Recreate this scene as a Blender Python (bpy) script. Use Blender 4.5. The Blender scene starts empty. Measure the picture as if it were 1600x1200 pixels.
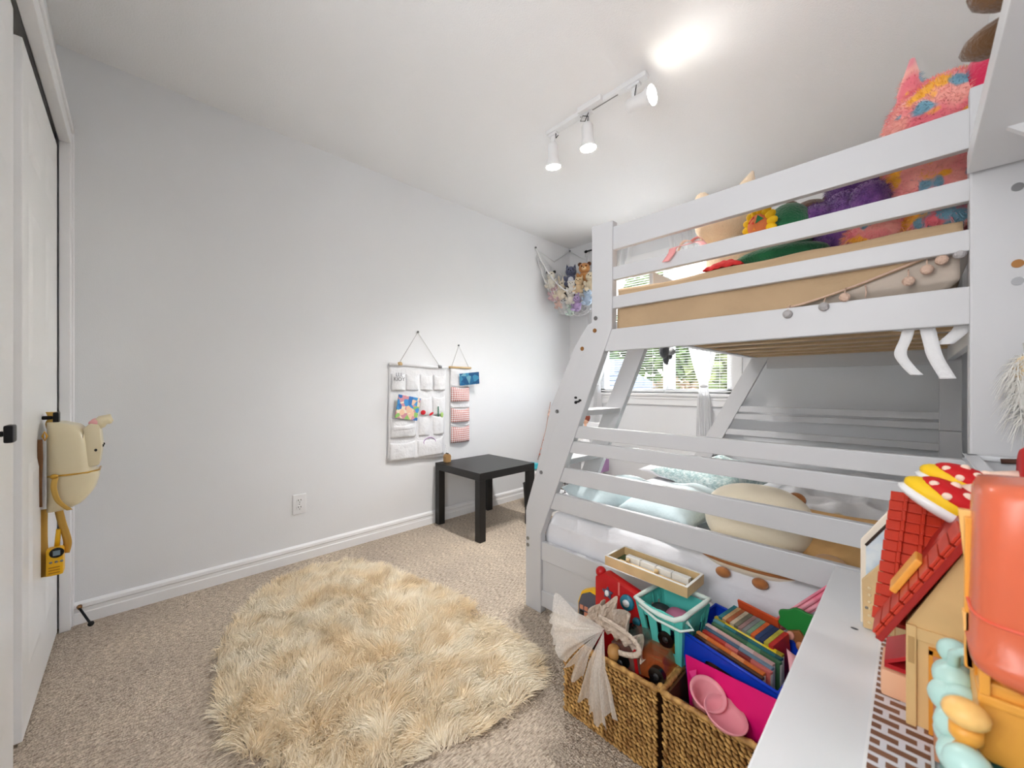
import bpy, bmesh, math, random
import numpy as np
from mathutils import Vector, Matrix, Euler, noise
random.seed(11)
S = bpy.context.scene
COL = S.collection
PI = math.pi

# ------------------------------------------------------------------ camera
TH = math.atan2(627, 608.2)
cam_d = bpy.data.cameras.new('camera'); cam = bpy.data.objects.new('camera', cam_d); COL.objects.link(cam)
cam_d.sensor_width = 36; cam_d.lens = 608.2*36/1600; cam_d.shift_y = 4/1600; cam_d.clip_start = .02
cam.location = (0, 0, 1.012); cam.rotation_euler = (PI/2, 0, TH)
cam_d.dof.use_dof = True; cam_d.dof.focus_distance = 1.9; cam_d.dof.aperture_fstop = 5.0
S.camera = cam
# ------------------------------------------------------------------ colour management
S.view_settings.view_transform = 'Standard'; S.view_settings.look = 'None'
S.view_settings.gamma = 1; S.view_settings.use_curve_mapping = False
S.view_settings.exposure = 0.7
# ------------------------------------------------------------------ sky, sun
W = bpy.data.worlds.new('sky'); S.world = W; W.use_nodes = True
nt = W.node_tree; bg = nt.nodes['Background']
sk = nt.nodes.new('ShaderNodeTexSky'); sk.sky_type = 'NISHITA'; sk.sun_disc = False
sk.sun_elevation = math.radians(24); sk.sun_rotation = math.radians(-40)
hs = nt.nodes.new('ShaderNodeHueSaturation'); hs.inputs['Saturation'].default_value = .45; nt.links.new(sk.outputs[0], hs.inputs['Color']); nt.links.new(hs.outputs[0], bg.inputs[0]); bg.inputs[1].default_value = 2.1
def light(name, kind, loc, energy, color=(1, 1, 1), **kw):
    d = bpy.data.lights.new(name, kind); d.energy = energy; d.color = color
    o = bpy.data.objects.new(name, d); COL.objects.link(o); o.location = loc
    for k, v in kw.items():
        if k == 'aim':
            o.rotation_euler = (Vector(v)-Vector(loc)).to_track_quat('-Z', 'Y').to_euler()
        else: setattr(d, k, v)
    return o
light('sun', 'SUN', (-3, 8, 6), 6, (1, .9, .76), aim=(-3+2.2, 8-2.75, 6-1.05), angle=.02)
# added fill lamp in the unseen hall, lighting the room's walls and ceiling
light('fill_light', 'AREA', (-.35, -.75, 1.45), 16.5, (.995, .995, 1), aim=(-1.6, 1.1, 2.3), shape='RECTANGLE', size=.8, size_y=1.1)

# ------------------------------------------------------------------ helpers
def lin(c):
    r = []
    for k in c[:3]:
        k = k/255
        r.append(k/12.92 if k <= .04045 else ((k+.055)/1.055)**2.4)
    return (*r, 1)
MATS = {}
def mat(name, col, rough=.5, metal=0, var=.06, vs=6, bump=0, bs=60, col2=None, trans=0, alpha=1, emit=0, sheen=0, sub=0, coat=0, ior=1.45, spec=.5):
    """procedural principled material: base colour with gentle noise variation and optional bump"""
    if name in MATS: return MATS[name]
    m = bpy.data.materials.new(name); m.use_nodes = True; MATS[name] = m
    t = m.node_tree; b = t.nodes['Principled BSDF']; L = t.links.new
    c1 = lin(col); c2 = lin(col2) if col2 else tuple(k*(1-var) for k in c1[:3])+(1,)
    tc = t.nodes.new('ShaderNodeTexCoord'); n = t.nodes.new('ShaderNodeTexNoise')
    n.inputs['Scale'].default_value = vs; n.inputs['Detail'].default_value = 4
    L(tc.outputs['Object'], n.inputs['Vector'])
    r = t.nodes.new('ShaderNodeValToRGB'); r.color_ramp.elements[0].position = .38; r.color_ramp.elements[1].position = .62
    r.color_ramp.elements[0].color = c1; r.color_ramp.elements[1].color = c2
    L(n.outputs['Fac'], r.inputs[0]); L(r.outputs[0], b.inputs['Base Color'])
    b.inputs['Roughness'].default_value = rough; b.inputs['Metallic'].default_value = metal
    b.inputs['Transmission Weight'].default_value = trans; b.inputs['Alpha'].default_value = alpha
    b.inputs['IOR'].default_value = ior; b.inputs['Specular IOR Level'].default_value = spec
    b.inputs['Coat Weight'].default_value = coat
    if sheen: b.inputs['Sheen Weight'].default_value = sheen
    if emit: b.inputs['Emission Color'].default_value = c1; b.inputs['Emission Strength'].default_value = emit
    if bump:
        n2 = t.nodes.new('ShaderNodeTexNoise'); n2.inputs['Scale'].default_value = bs; n2.inputs['Detail'].default_value = 6
        L(tc.outputs['Object'], n2.inputs['Vector'])
        bp = t.nodes.new('ShaderNodeBump'); bp.inputs['Strength'].default_value = bump; bp.inputs['Distance'].default_value = .01
        L(n2.outputs['Fac'], bp.inputs['Height']); L(bp.outputs[0], b.inputs['Normal'])
    return m
def bare(name):
    m = bpy.data.materials.new(name); m.use_nodes = True; MATS[name] = m
    t = m.node_tree
    return m, t, t.nodes['Principled BSDF'], t.links.new
OFF = {}
class MB:
    """collects shapes (world coordinates, or local ones under matrix M) and links them as ONE mesh object"""
    def __init__(s, M=None): s.v = []; s.f = []; s.M = M or Matrix()
    def add(s, vs, fs):
        o = len(s.v); s.v += [s.M @ Vector(v) for v in vs]; s.f += [tuple(i+o for i in f) for f in fs]; return s
    def box(s, x0, x1, y0, y1, z0, z1):
        return s.add([(x, y, z) for x in (x0, x1) for y in (y0, y1) for z in (z0, z1)],
                     [(0, 1, 3, 2), (4, 6, 7, 5), (0, 4, 5, 1), (2, 3, 7, 6), (0, 2, 6, 4), (1, 5, 7, 3)])
    def hexa(s, p): # 8 points: bottom 4 ccw, top 4 ccw
        return s.add(p, [(3, 2, 1, 0), (4, 5, 6, 7), (0, 1, 5, 4), (1, 2, 6, 5), (2, 3, 7, 6), (3, 0, 4, 7)])
    def prism(s, poly, ax, a, b):
        n = len(poly); f = {'y': lambda p, t: (p[0], t, p[1]), 'x': lambda p, t: (t, p[0], p[1]), 'z': lambda p, t: (p[0], p[1], t)}[ax]
        vs = [f(p, a) for p in poly]+[f(p, b) for p in poly]
        return s.add(vs, [tuple(range(n)), tuple(range(2*n-1, n-1, -1))]+[(i, i+n, (i+1) % n+n, (i+1) % n) for i in range(n)])
    def tube(s, pts, r, n=8, closed=False, cap=True, flat=1.0):
        pts = [Vector(p) for p in pts]; m = len(pts); R = r if isinstance(r, (list, tuple)) else [r]*m
        vs, fs = [], []; up = None
        for i, p in enumerate(pts):
            if closed: d = pts[(i+1) % m]-pts[i-1]
            else: d = pts[min(i+1, m-1)]-pts[max(i-1, 0)]
            d = d.normalized() if d.length > 1e-9 else Vector((0, 0, 1))
            if up is None: up = d.orthogonal().normalized() if abs(d.z) > .95 else Vector((0, 0, 1))
            u = (up-d*up.dot(d)); u = u.normalized() if u.length > 1e-6 else d.orthogonal().normalized()
            w = d.cross(u); up = u
            for k in range(n):
                a = 2*PI*k/n; vs.append(p+u*(R[i]*math.cos(a))+w*(R[i]*flat*math.sin(a)))
        for i in range(m if closed else m-1):
            j = (i+1) % m
            for k in range(n): fs.append((i*n+k, i*n+(k+1) % n, j*n+(k+1) % n, j*n+k))
        if cap and not closed: fs += [tuple(range(n-1, -1, -1)), tuple(range((m-1)*n, m*n))]
        return s.add(vs, fs)
    def cyl(s, p0, p1, r0, r1=None, n=20): return s.tube([p0, p1], [r0, r0 if r1 is None else r1], n)
    def ell(s, c, r, nu=20, nv=12, R=None, pw=1.0):
        if not isinstance(r, (list, tuple)): r = (r, r, r)
        R = R or Matrix.Identity(3); c = Vector(c); vs = [c+R @ Vector((0, 0, -r[2]))]; fs = []
        e = lambda t: math.copysign(abs(t)**pw, t)
        for j in range(1, nv):
            ph = -PI/2+PI*j/nv
            for i in range(nu):
                th = 2*PI*i/nu
                vs.append(c+R @ Vector((r[0]*e(math.cos(ph))*e(math.cos(th)), r[1]*e(math.cos(ph))*e(math.sin(th)), r[2]*e(math.sin(ph)))))
        vs.append(c+R @ Vector((0, 0, r[2]))); last = len(vs)-1
        for i in range(nu):
            fs.append((0, 1+(i+1) % nu, 1+i)); fs.append((last, last-nu+i, last-nu+(i+1) % nu))
            for j in range(nv-2):
                a = 1+j*nu; fs.append((a+i, a+(i+1) % nu, a+nu+(i+1) % nu, a+nu+i))
        return s.add(vs, fs)
    def lathe(s, prof, c=(0, 0, 0), n=28, R=None):
        R = R or Matrix.Identity(3); c = Vector(c); vs, fs = [], []; m = len(prof)
        for r, z in prof:
            for k in range(n): vs.append(c+R @ Vector((r*math.cos(2*PI*k/n), r*math.sin(2*PI*k/n), z)))
        for i in range(m-1):
            for k in range(n): fs.append((i*n+k, i*n+(k+1) % n, (i+1)*n+(k+1) % n, (i+1)*n+k))
        if prof[0][0] > 1e-4: fs.append(tuple(range(n-1, -1, -1)))
        if prof[-1][0] > 1e-4: fs.append(tuple(range((m-1)*n, m*n)))
        return s.add(vs, fs)
    def grid(s, fn, nu, nv, cu=False):
        vs = [fn(i/(nu if cu else nu-1), j/(nv-1)) for j in range(nv) for i in range(nu)]; fs = []
        for j in range(nv-1):
            for i in range(nu if cu else nu-1):
                fs.append((j*nu+i, j*nu+(i+1) % nu, (j+1)*nu+(i+1) % nu, (j+1)*nu+i))
        return s.add(vs, fs)
    def cushion(s, w, d, t, n=18, wr=.0, seed=0, pw=2.6):
        """pillow in local x,y with thickness t, centre at the origin"""
        for sg in (1, -1):
            def fn(a, b, sg=sg):
                u, v = 2*a-1, 2*b-1
                h = (max(0, (1-abs(u)**pw)*(1-abs(v)**pw)))**.5
                px = 1-.06*(1-v*v)*abs(u); py = 1-.06*(1-u*u)*abs(v)
                wz = wr*noise.noise(Vector((u*2.3+seed, v*2.3, seed*1.7)))*h
                return (u*w/2*px, v*d/2*py, sg*t/2*h+wz)
            if sg > 0: s.grid(fn, n, n)
            else: s.grid(lambda a, b: fn(1-a, b), n, n)
        return s
    def build(s, name, m, parent=None, smooth=True, bevel=0, seg=2, thick=0, merge=True):
        me = bpy.data.meshes.new(name); root = parent
        off = Vector((0, 0, 0))
        if parent is not None: off = OFF[parent.name]
        me.from_pydata([tuple(v-off) for v in s.v], [], s.f)
        bm = bmesh.new(); bm.from_mesh(me)
        if merge: bmesh.ops.remove_doubles(bm, verts=bm.verts, dist=1e-5)
        bmesh.ops.recalc_face_normals(bm, faces=bm.faces)
        if thick:
            bmesh.ops.solidify(bm, geom=bm.faces[:], thickness=thick)
        if bevel:
            ed = [e for e in bm.edges if len(e.link_faces) == 2 and e.calc_face_angle(0) > .5]
            bmesh.ops.bevel(bm, geom=ed, offset=bevel, segments=seg, affect='EDGES', profile=.6, clamp_overlap=True)
        bm.to_mesh(me); bm.free()
        if isinstance(m, (list, tuple)):
            for k in m: me.materials.append(k)
        else: me.materials.append(m)
        if smooth:
            me.polygons.foreach_set('use_smooth', [True]*len(me.polygons))
            if bevel or smooth == 'auto': me.set_sharp_from_angle(angle=.6)
        o = bpy.data.objects.new(name, me); COL.objects.link(o)
        if parent is not None: o.parent = parent
        OFF[o.name] = off
        return o
def tag(o, label, cat, group=None, kind=None):
    o['label'] = label; o['category'] = cat
    if group: o['group'] = group
    if kind: o['kind'] = kind
    return o
def thing(name, label, cat, loc=(0, 0, 0), group=None):
    o = bpy.data.objects.new(name, None); COL.objects.link(o); o.location = loc; o.empty_display_size = .05
    OFF[o.name] = Vector(loc); return tag(o, label, cat, group)
def struct(o): o['kind'] = 'structure'; return o
def B(*a): return MB().box(*a)
def xf(loc, rx=0, ry=0, rz=0, sc=1): return Matrix.Translation(loc) @ Euler((rx, ry, rz)).to_matrix().to_4x4() @ Matrix.Scale(sc, 4)
def fur(name, m, parent, pts, nrm, ln, wid, droop=.5, jit=.5, seg=2, flow=None, seed=3):
    """fur blades on given surface points, one mesh"""
    rnd = np.random.default_rng(seed); pts = np.array(pts, float); nrm = np.array(nrm, float); N = len(pts)
    off = OFF[parent.name] if parent is not None else Vector((0, 0, 0)); pts = pts-np.array(off)
    d = nrm+rnd.normal(0, jit, (N, 3))
    if flow is not None: d = d+flow
    d /= np.linalg.norm(d, axis=1)[:, None]+1e-9
    sd = np.cross(d, rnd.normal(0, 1, (N, 3))); sd /= np.linalg.norm(sd, axis=1)[:, None]+1e-9
    L = ln*rnd.uniform(.6, 1.15, N)[:, None]; rows = []
    for k in range(seg+1):
        t = k/seg; c = pts+d*L*t; c[:, 2] -= (droop*L[:, 0]*t*t)
        w = wid*(1-t*.85); rows += [c-sd*w, c+sd*w]
    V = np.stack(rows, 1).reshape(-1, 3); q = 2*(seg+1); idx = np.arange(N)[:, None]*q
    F = np.concatenate([idx+np.array([[2*k, 2*k+1, 2*k+3, 2*k+2]]) for k in range(seg)], 0)
    me = bpy.data.meshes.new(name); me.from_pydata(V.tolist(), [], F.tolist()); me.materials.append(m)
    me.polygons.foreach_set('use_smooth', [True]*len(me.polygons))
    o = bpy.data.objects.new(name, me); COL.objects.link(o)
    if parent is not None: o.parent = parent
    o['kind'] = 'stuff'; OFF[o.name] = Vector(off); return o
def sphere_pts(ells, n, seed=1):
    rnd = random.Random(seed); P, N = [], []
    tot = sum(e[1][0]*e[1][1]+e[1][1]*e[1][2]+e[1][0]*e[1][2] for e in ells)
    for c, r, *_ in ells:
        k = int(n*(r[0]*r[1]+r[1]*r[2]+r[0]*r[2])/tot)
        for _ in range(k):
            v = Vector((rnd.gauss(0, 1), rnd.gauss(0, 1), rnd.gauss(0, 1))).normalized()
            P.append((c[0]+v.x*r[0], c[1]+v.y*r[1], c[2]+v.z*r[2]))
            N.append(tuple(Vector((v.x/r[0], v.y/r[1], v.z/r[2])).normalized()))
    return P, N
def cr(pts, t):
    q = t*(len(pts)-1); i = min(int(q), len(pts)-2); f = q-i
    p0, p1, p2, p3 = pts[max(i-1, 0)], pts[i], pts[i+1], pts[min(i+2, len(pts)-1)]
    return .5*((2*p1)+(p2-p0)*f+(2*p0-5*p1+4*p2-p3)*f*f+(3*p1-p0-3*p2+p3)*f**3)
def text_mesh(body, size, M, name, m, parent, depth=.0006):
    """flat lettering as a mesh"""
    cu = bpy.data.curves.new(name, 'FONT'); cu.body = body; cu.size = size; cu.extrude = depth; cu.align_x = 'CENTER'; cu.align_y = 'CENTER'
    t = bpy.data.objects.new(name, cu); COL.objects.link(t); dg = bpy.context.evaluated_depsgraph_get()
    me = bpy.data.meshes.new_from_object(t.evaluated_get(dg)); bpy.data.objects.remove(t)
    off = OFF[parent.name]; me.transform(Matrix.Translation(-off) @ M); me.materials.append(m)
    o = bpy.data.objects.new(name, me); COL.objects.link(o); o.parent = parent; OFF[o.name] = Vector(off); return o

# ------------------------------------------------------------------ common materials
WALL = mat('wall_paint', (238, 239, 241), .75, var=.015, vs=2, bump=.05, bs=220)
CEIL = mat('ceiling_paint', (250, 250, 251), .85, var=.012, vs=3, bump=.22, bs=170)
TRIM = mat('trim_paint', (247, 247, 248), .35, var=.01)
BEDW = mat('bed_white_paint', (207, 207, 209), .42, var=.02, vs=3)
CABW = mat('cabinet_white', (232, 233, 235), .4, var=.015, vs=3)
DOORW = mat('door_white_paint', (250, 250, 250), .3, var=.01)
BLACKM = mat('black_metal', (28, 28, 30), .4, metal=.6)
CHROME = mat('brushed_steel', (150, 150, 152), .35, metal=1)
GOLD = mat('gold_metal', (205, 160, 70), .3, metal=.9)
WHITEP = mat('white_plastic', (243, 243, 244), .3)
CLOTHW = mat('white_cotton', (240, 240, 242), .9, bump=.25, bs=90)
DARK = mat('dark_recess', (22, 22, 24), .8)
PINK = mat('soft_pink', (240, 170, 175), .5)
RED = mat('red_plastic', (190, 18, 24), .35)
WOODT = mat('pale_pine', (222, 190, 140), .5, var=.14, vs=14)
SLATW = mat('slat_wood', (205, 175, 135), .6, var=.1, vs=10)
EYE = mat('black_bead', (10, 10, 12), .2)

# ------------------------------------------------------------------ carpet material
def carpet_material():
    m, t, b, L = bare('carpet')
    tc = t.nodes.new('ShaderNodeTexCoord')
    mp = t.nodes.new('ShaderNodeMapping'); mp.inputs['Scale'].default_value = (210, 52, 60); mp.inputs['Rotation'].default_value = (0, 0, .12)
    L(tc.outputs['Object'], mp.inputs[0])
    n = t.nodes.new('ShaderNodeTexNoise'); n.inputs['Scale'].default_value = 1; n.inputs['Detail'].default_value = 3; L(mp.outputs[0], n.inputs['Vector'])
    v = t.nodes.new('ShaderNodeTexVoronoi'); v.inputs['Scale'].default_value = 170; L(tc.outputs['Object'], v.inputs['Vector'])
    n2 = t.nodes.new('ShaderNodeTexNoise'); n2.inputs['Scale'].default_value = 2.2; n2.inputs['Detail'].default_value = 3; L(tc.outputs['Object'], n2.inputs['Vector'])
    r = t.nodes.new('ShaderNodeValToRGB'); e = r.color_ramp.elements
    e[0].position = .32; e[0].color = lin((172, 156, 140)); e[1].position = .62; e[1].color = lin((244, 232, 217))
    L(n.outputs['Fac'], r.inputs[0])
    r2 = t.nodes.new('ShaderNodeValToRGB'); e = r2.color_ramp.elements
    e[0].position = .35; e[0].color = lin((226, 222, 218)); e[1].position = .7; e[1].color = lin((255, 250, 242)); L(n2.outputs['Fac'], r2.inputs[0])
    mx = t.nodes.new('ShaderNodeMix'); mx.data_type = 'RGBA'; mx.blend_type = 'MULTIPLY'; mx.inputs['Factor'].default_value = 1
    L(r.outputs[0], mx.inputs['A']); L(r2.outputs[0], mx.inputs['B']); L(mx.outputs['Result'], b.inputs['Base Color'])
    b.inputs['Roughness'].default_value = .95; b.inputs['Specular IOR Level'].default_value = .1
    ad = t.nodes.new('ShaderNodeMath'); ad.operation = 'ADD'; L(n.outputs['Fac'], ad.inputs[0]); L(v.outputs['Distance'], ad.inputs[1])
    bp = t.nodes.new('ShaderNodeBump'); bp.inputs['Strength'].default_value = .8; bp.inputs['Distance'].default_value = .008
    L(ad.outputs[0], bp.inputs['Height']); L(bp.outputs[0], b.inputs['Normal'])
    return m
CARPET = carpet_material()

# ------------------------------------------------------------------ room shell
XL, XR, YB, YD, HC = -2.487, .205, 3.25, -.235, 2.44
struct(B(XL-.12, XR+.12, -1.6, YB+.12, -.05, 0).build('floor', CARPET, smooth=False))
struct(B(XL-.12, XR+.12, -1.6, YB+.12, HC, HC+.08).build('ceiling', CEIL, smooth=False))
struct(B(XL-.12, XL, YD-.9, YB+.12, 0, HC).build('wall_left', WALL, smooth=False))
struct(B(XR, XR+.12, -1.6, YB+.12, 0, HC).build('wall_right', WALL, smooth=False))
WX0, WX1, WZ0, WZ1 = -2.12, -.955, .955, 2.12
wb = MB()
wb.box(XL, WX0, YB, YB+.12, 0, HC).box(WX1, XR, YB, YB+.12, 0, HC).box(WX0, WX1, YB, YB+.12, 0, WZ0).box(WX0, WX1, YB, YB+.12, WZ1, HC)
struct(wb.build('wall_back', WALL, smooth=False))
# wall with the closet doors and, behind the camera, the doorway to the hall
wd = MB().box(XL, -2.47, YD-.1, YD, 0, HC).box(-2.47, -.95, YD-.1, YD, 2.07, HC).box(-.95, -.80, YD-.1, YD, 0, HC).box(-.80, .06, YD-.1, YD, 2.05, HC).box(.06, XR, YD-.1, YD, 0, HC)
struct(wd.build('wall_front', WALL, smooth=False))
struct(B(-.95, -.85, -1.6, YD-.1, 0, HC).build('wall_hall', WALL, smooth=False))
struct(B(-.95, XR, -1.7, -1.6, 0, HC).build('wall_hall_end', WALL, smooth=False))
struct(B(XL, -.95, YD-.72, YD-.66, 0, HC).build('wall_closet', WALL, smooth=False))
# baseboards with a moulded profile
def baseboard(name, a, b, nx, ny):
    a, b = Vector(a), Vector(b); prof = [(0, 0), (.016, 0), (.016, .045), (.013, .049), (.012, .064), (.016, .069), (.014, .083), (.004, .092), (0, .092)]
    n = Vector((nx, ny, 0)); vs = [a+n*d+Vector((0, 0, z)) for d, z in prof]+[b+n*d+Vector((0, 0, z)) for d, z in prof]; k = len(prof)
    m = MB().add(vs, [tuple(range(k)), tuple(range(2*k-1, k-1, -1))]+[(i, (i+1) % k, (i+1) % k+k, i+k) for i in range(k)])
    return struct(m.build(name, TRIM, smooth=False))
baseboard('baseboard_left', (XL, YD+.03, 0), (XL, YB, 0), 1, 0)
baseboard('baseboard_back', (XL+.016, YB, 0), (XR, YB, 0), 0, -1)
# door casing
cs = MB().box(-2.487+.001, -2.435, -.2225, -.19, 0, 2.085).box(-2.487, -2.462, -.2225, -.183, 0, 2.1)
struct(cs.build('trim_1', TRIM, smooth=False, bevel=.003))
cs = MB().box(-2.435, -.90, -.2225, -.19, 2.02, 2.085).box(-2.487, -.90, YD, -.183, 2.075, 2.1)
struct(cs.build('trim_2', TRIM, smooth=False, bevel=.003))
# closet doors with raised panels
def closet_door(name, x0, x1, label):
    d = struct(B(x0, x1, -.262, -.226, .012, 1.995).build(name, DOORW, smooth=False, bevel=.002))
    w = x1-x0; m = .1*w; pw = (w-3*m)/2
    for i in range(2):
        px = x0+m+i*(pw+m)
        for z0, z1 in ((.16, .80), (1.06, 1.58), (1.68, 1.90)):
            e = .018; k = .03
            p = MB().add([(px, -.2262, z0), (px+pw, -.2262, z0), (px+pw, -.2262, z1), (px, -.2262, z1),
                          (px+e, -.231, z0+e), (px+pw-e, -.231, z0+e), (px+pw-e, -.231, z1-e), (px+e, -.231, z1-e),
                          (px+e+k, -.222, z0+e+k), (px+pw-e-k, -.222, z0+e+k), (px+pw-e-k, -.222, z1-e-k), (px+e+k, -.222, z1-e-k)],
                         [(0, 1, 5, 4), (1, 2, 6, 5), (2, 3, 7, 6), (3, 0, 4, 7), (4, 5, 9, 8), (5, 6, 10, 9), (6, 7, 11, 10), (7, 4, 8, 11), (8, 9, 10, 11)])
            p.v = [v+Vector((0, .0055, 0)) if abs(v.y+.231) < 1e-6 else v+Vector((0, .0005, 0)) for v in p.v]
            p.build('raised_panel', DOORW, d, smooth=False)
    return d
d1 = closet_door('door_1', -2.427, -1.745, '')
d2 = closet_door('door_2', -1.63, -.96, '')
struct(B(-1.745, -1.63, -.3, -.245, 0, 2.03).build('trim_3', TRIM, smooth=False))
def knob(d, x, z):
    k = MB(); k.cyl((x, -.226, z), (x, -.2, z), .007, .006, 14); k.box(x-.019, x+.019, -.2, -.186, z-.019, z+.019)
    k.build('knob', BLACKM, d, smooth=True, bevel=.004)
knob(d1, -2.06, .905); knob(d2, -1.36, .91)
# ------------------------------------------------------------------ window
def glass_material():
    m, t, b, L = bare('window_glass')
    tr = t.nodes.new('ShaderNodeBsdfTransparent'); gl = t.nodes.new('ShaderNodeBsdfGlossy'); gl.inputs['Roughness'].default_value = .02
    mx = t.nodes.new('ShaderNodeMixShader'); mx.inputs[0].default_value = .05
    L(tr.outputs[0], mx.inputs[1]); L(gl.outputs[0], mx.inputs[2]); L(mx.outputs[0], t.nodes['Material Output'].inputs['Surface'])
    return m
GLASS = glass_material()
w = MB().box(WX0, WX0+.04, YB+.02, YB+.1, WZ0, WZ1).box(WX1-.04, WX1, YB+.02, YB+.1, WZ0, WZ1).box(WX0, WX1, YB+.02, YB+.1, WZ0, WZ0+.035).box(WX0, WX1, YB+.02, YB+.1, WZ1-.04, WZ1)
win = struct(w.build('window_1', TRIM, smooth=False))
MB().box(-1.505, -1.455, YB+.03, YB+.08, WZ0+.03, WZ1-.03).box(-1.455, -1.425, YB+.045, YB+.09, WZ0+.03, WZ1-.03).build('meeting_rail', TRIM, win, smooth=False, bevel=.003)
B(WX0+.03, -1.5, YB+.062, YB+.067, WZ0+.03, WZ1-.03).build('pane', GLASS, win, smooth=False)
B(-1.43, WX1-.03, YB+.078, YB+.083, WZ0+.03, WZ1-.03).build('pane', GLASS, win, smooth=False)
c = MB().box(WX0-.07, WX0, YB-.016, YB, WZ0-.0, WZ1+.07).box(WX1, WX1+.07, YB-.016, YB, WZ0, WZ1+.07).box(WX0, WX1, YB-.016, YB, WZ1, WZ1+.07)
struct(c.build('trim_4', TRIM, smooth=False, bevel=.003))
struct(MB().box(WX0-.09, WX1+.09, YB-.045, YB+.03, WZ0-.022, WZ0).box(WX0-.07, WX1+.07, YB-.02, YB, WZ0-.1, WZ0-.022).box(WX0-.07, WX1+.07, YB-.028, YB, WZ0-.05, WZ0-.022).build('trim_5', TRIM, smooth=False, bevel=.004))
# blinds: one thing per half window, slats too fine to pick apart
BLIND = mat('blind_white', (246, 246, 244), .5)
for nm, x0, x1, lab in (('window_blind', WX0+.01, -1.49, 'white slatted blind on the half of the window with the view of the house'), ('window_blind', -1.47, WX1-.01, 'white slatted blind on the half of the window behind the tied right curtain')):
    bl = thing(nm, lab, 'blind', (x0, YB, WZ0))
    B(x0, x1, YB-.005, YB+.018, WZ1-.045, WZ1-.005).build('head_rail', BLIND, bl, smooth=False, bevel=.003)
    B(x0, x1, YB+.0, YB+.014, WZ0+.012, WZ0+.024).build('bottom_rail', BLIND, bl, smooth=False, bevel=.002)
    s = MB(); z = WZ0+.04
    while z < WZ1-.05:
        s.add([(x0, YB-.003, z+.001), (x1, YB-.003, z+.001), (x1, YB+.017, z-.001), (x0, YB+.017, z-.001), (x0, YB-.003, z+.0018), (x1, YB-.003, z+.0018), (x1, YB+.017, z-.0002), (x0, YB+.017, z-.0002)],
              [(3, 2, 1, 0), (4, 5, 6, 7), (0, 1, 5, 4), (2, 3, 7, 6)]); z += .021
    s.build('slat', BLIND, bl, smooth=False, merge=False)['kind'] = 'stuff'
    for k in (.15, .85):
        xx = x0+(x1-x0)*k
        MB().cyl((xx, YB-.004, WZ0+.02), (xx, YB-.004, WZ1-.02), .0012, n=6).build('ladder_cord', BLIND, bl)

# ------------------------------------------------------------------ curtains on a black rod
def sheer():
    m, t, b, L = bare('sheer_curtain')
    b.inputs['Base Color'].default_value = lin((245, 245, 246)); b.inputs['Roughness'].default_value = .9
    tl = t.nodes.new('ShaderNodeBsdfTranslucent'); tl.inputs[0].default_value = lin((245, 245, 246))
    mx = t.nodes.new('ShaderNodeMixShader'); mx.inputs[0].default_value = .45
    n = t.nodes.new('ShaderNodeTexNoise'); n.inputs['Scale'].default_value = 300; bp = t.nodes.new('ShaderNodeBump'); bp.inputs['Strength'].default_value = .1
    L(n.outputs['Fac'], bp.inputs['Height']); L(bp.outputs[0], b.inputs['Normal'])
    L(b.outputs[0], mx.inputs[1]); L(tl.outputs[0], mx.inputs[2]); L(mx.outputs[0], t.nodes['Material Output'].inputs['Surface'])
    return m
SHEER = sheer()
def curtain(label, xt, wt, xk, zk, xb, wb_, y):
    c = thing('curtain', label, 'curtain', (xk, y, .03))
    def fn(a, b):
        z = .03+b*(2.31-.03)
        if z > zk: t = (z-zk)/(2.31-zk); cx = xk+(xt-xk)*t; wd = .022+(wt-.022)*(t**.75)
        else: t = (zk-z)/(zk-.03); cx = xk+(xb-xk)*t; wd = .022+(wb_-.022)*(t**.42)
        ph = a*2*PI*6; fold = .022*min(1, wd/.12)*math.sin(ph+.6*math.sin(z*3))+.008*math.sin(ph*2.3+z*4)*min(1, wd/.1)
        return (cx+(a-.5)*2*wd, y+fold, z)
    MB().grid(fn, 90, 60).build('cloth', SHEER, c)
    MB().lathe([(.018, -.012), (.028, -.006), (.03, 0), (.028, .006), (.018, .012)], (xk, y, zk), 16).build('knot', SHEER, c)
    hd = MB().grid(lambda a, b: (xt+(a-.5)*2*wt, y+.016*math.sin(a*2*PI*11), 2.29+b*.05), 110, 3); hd.build('heading', SHEER, c)
    return c
curtain('sheer white curtain knotted in the middle, nearer the toy net corner', -2.0, .26, -2.115, 1.03, -2.13, .08, 3.195)
curtain('sheer white curtain knotted in the middle, in front of the right half of the window', -1.16, .27, -1.137, 1.015, -1.14, .085, 3.185)
rod = thing('curtain_rod', 'black metal curtain rod above the window', 'curtain rod', (-1.6, 3.18, 2.33))
MB().cyl((-2.22, 3.18, 2.335), (-.84, 3.18, 2.335), .008).build('rod', BLACKM, rod)
for x in (-2.235, -.825): MB().ell((x, 3.18, 2.335), (.02, .014, .014)).build('finial', BLACKM, rod)
for x in (-2.17, -.88): MB().box(x-.006, x+.006, 3.18, YB, 2.325, 2.337).box(x-.012, x+.012, YB-.006, YB, 2.27, 2.36).build('bracket', BLACKM, rod, smooth=False)

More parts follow.
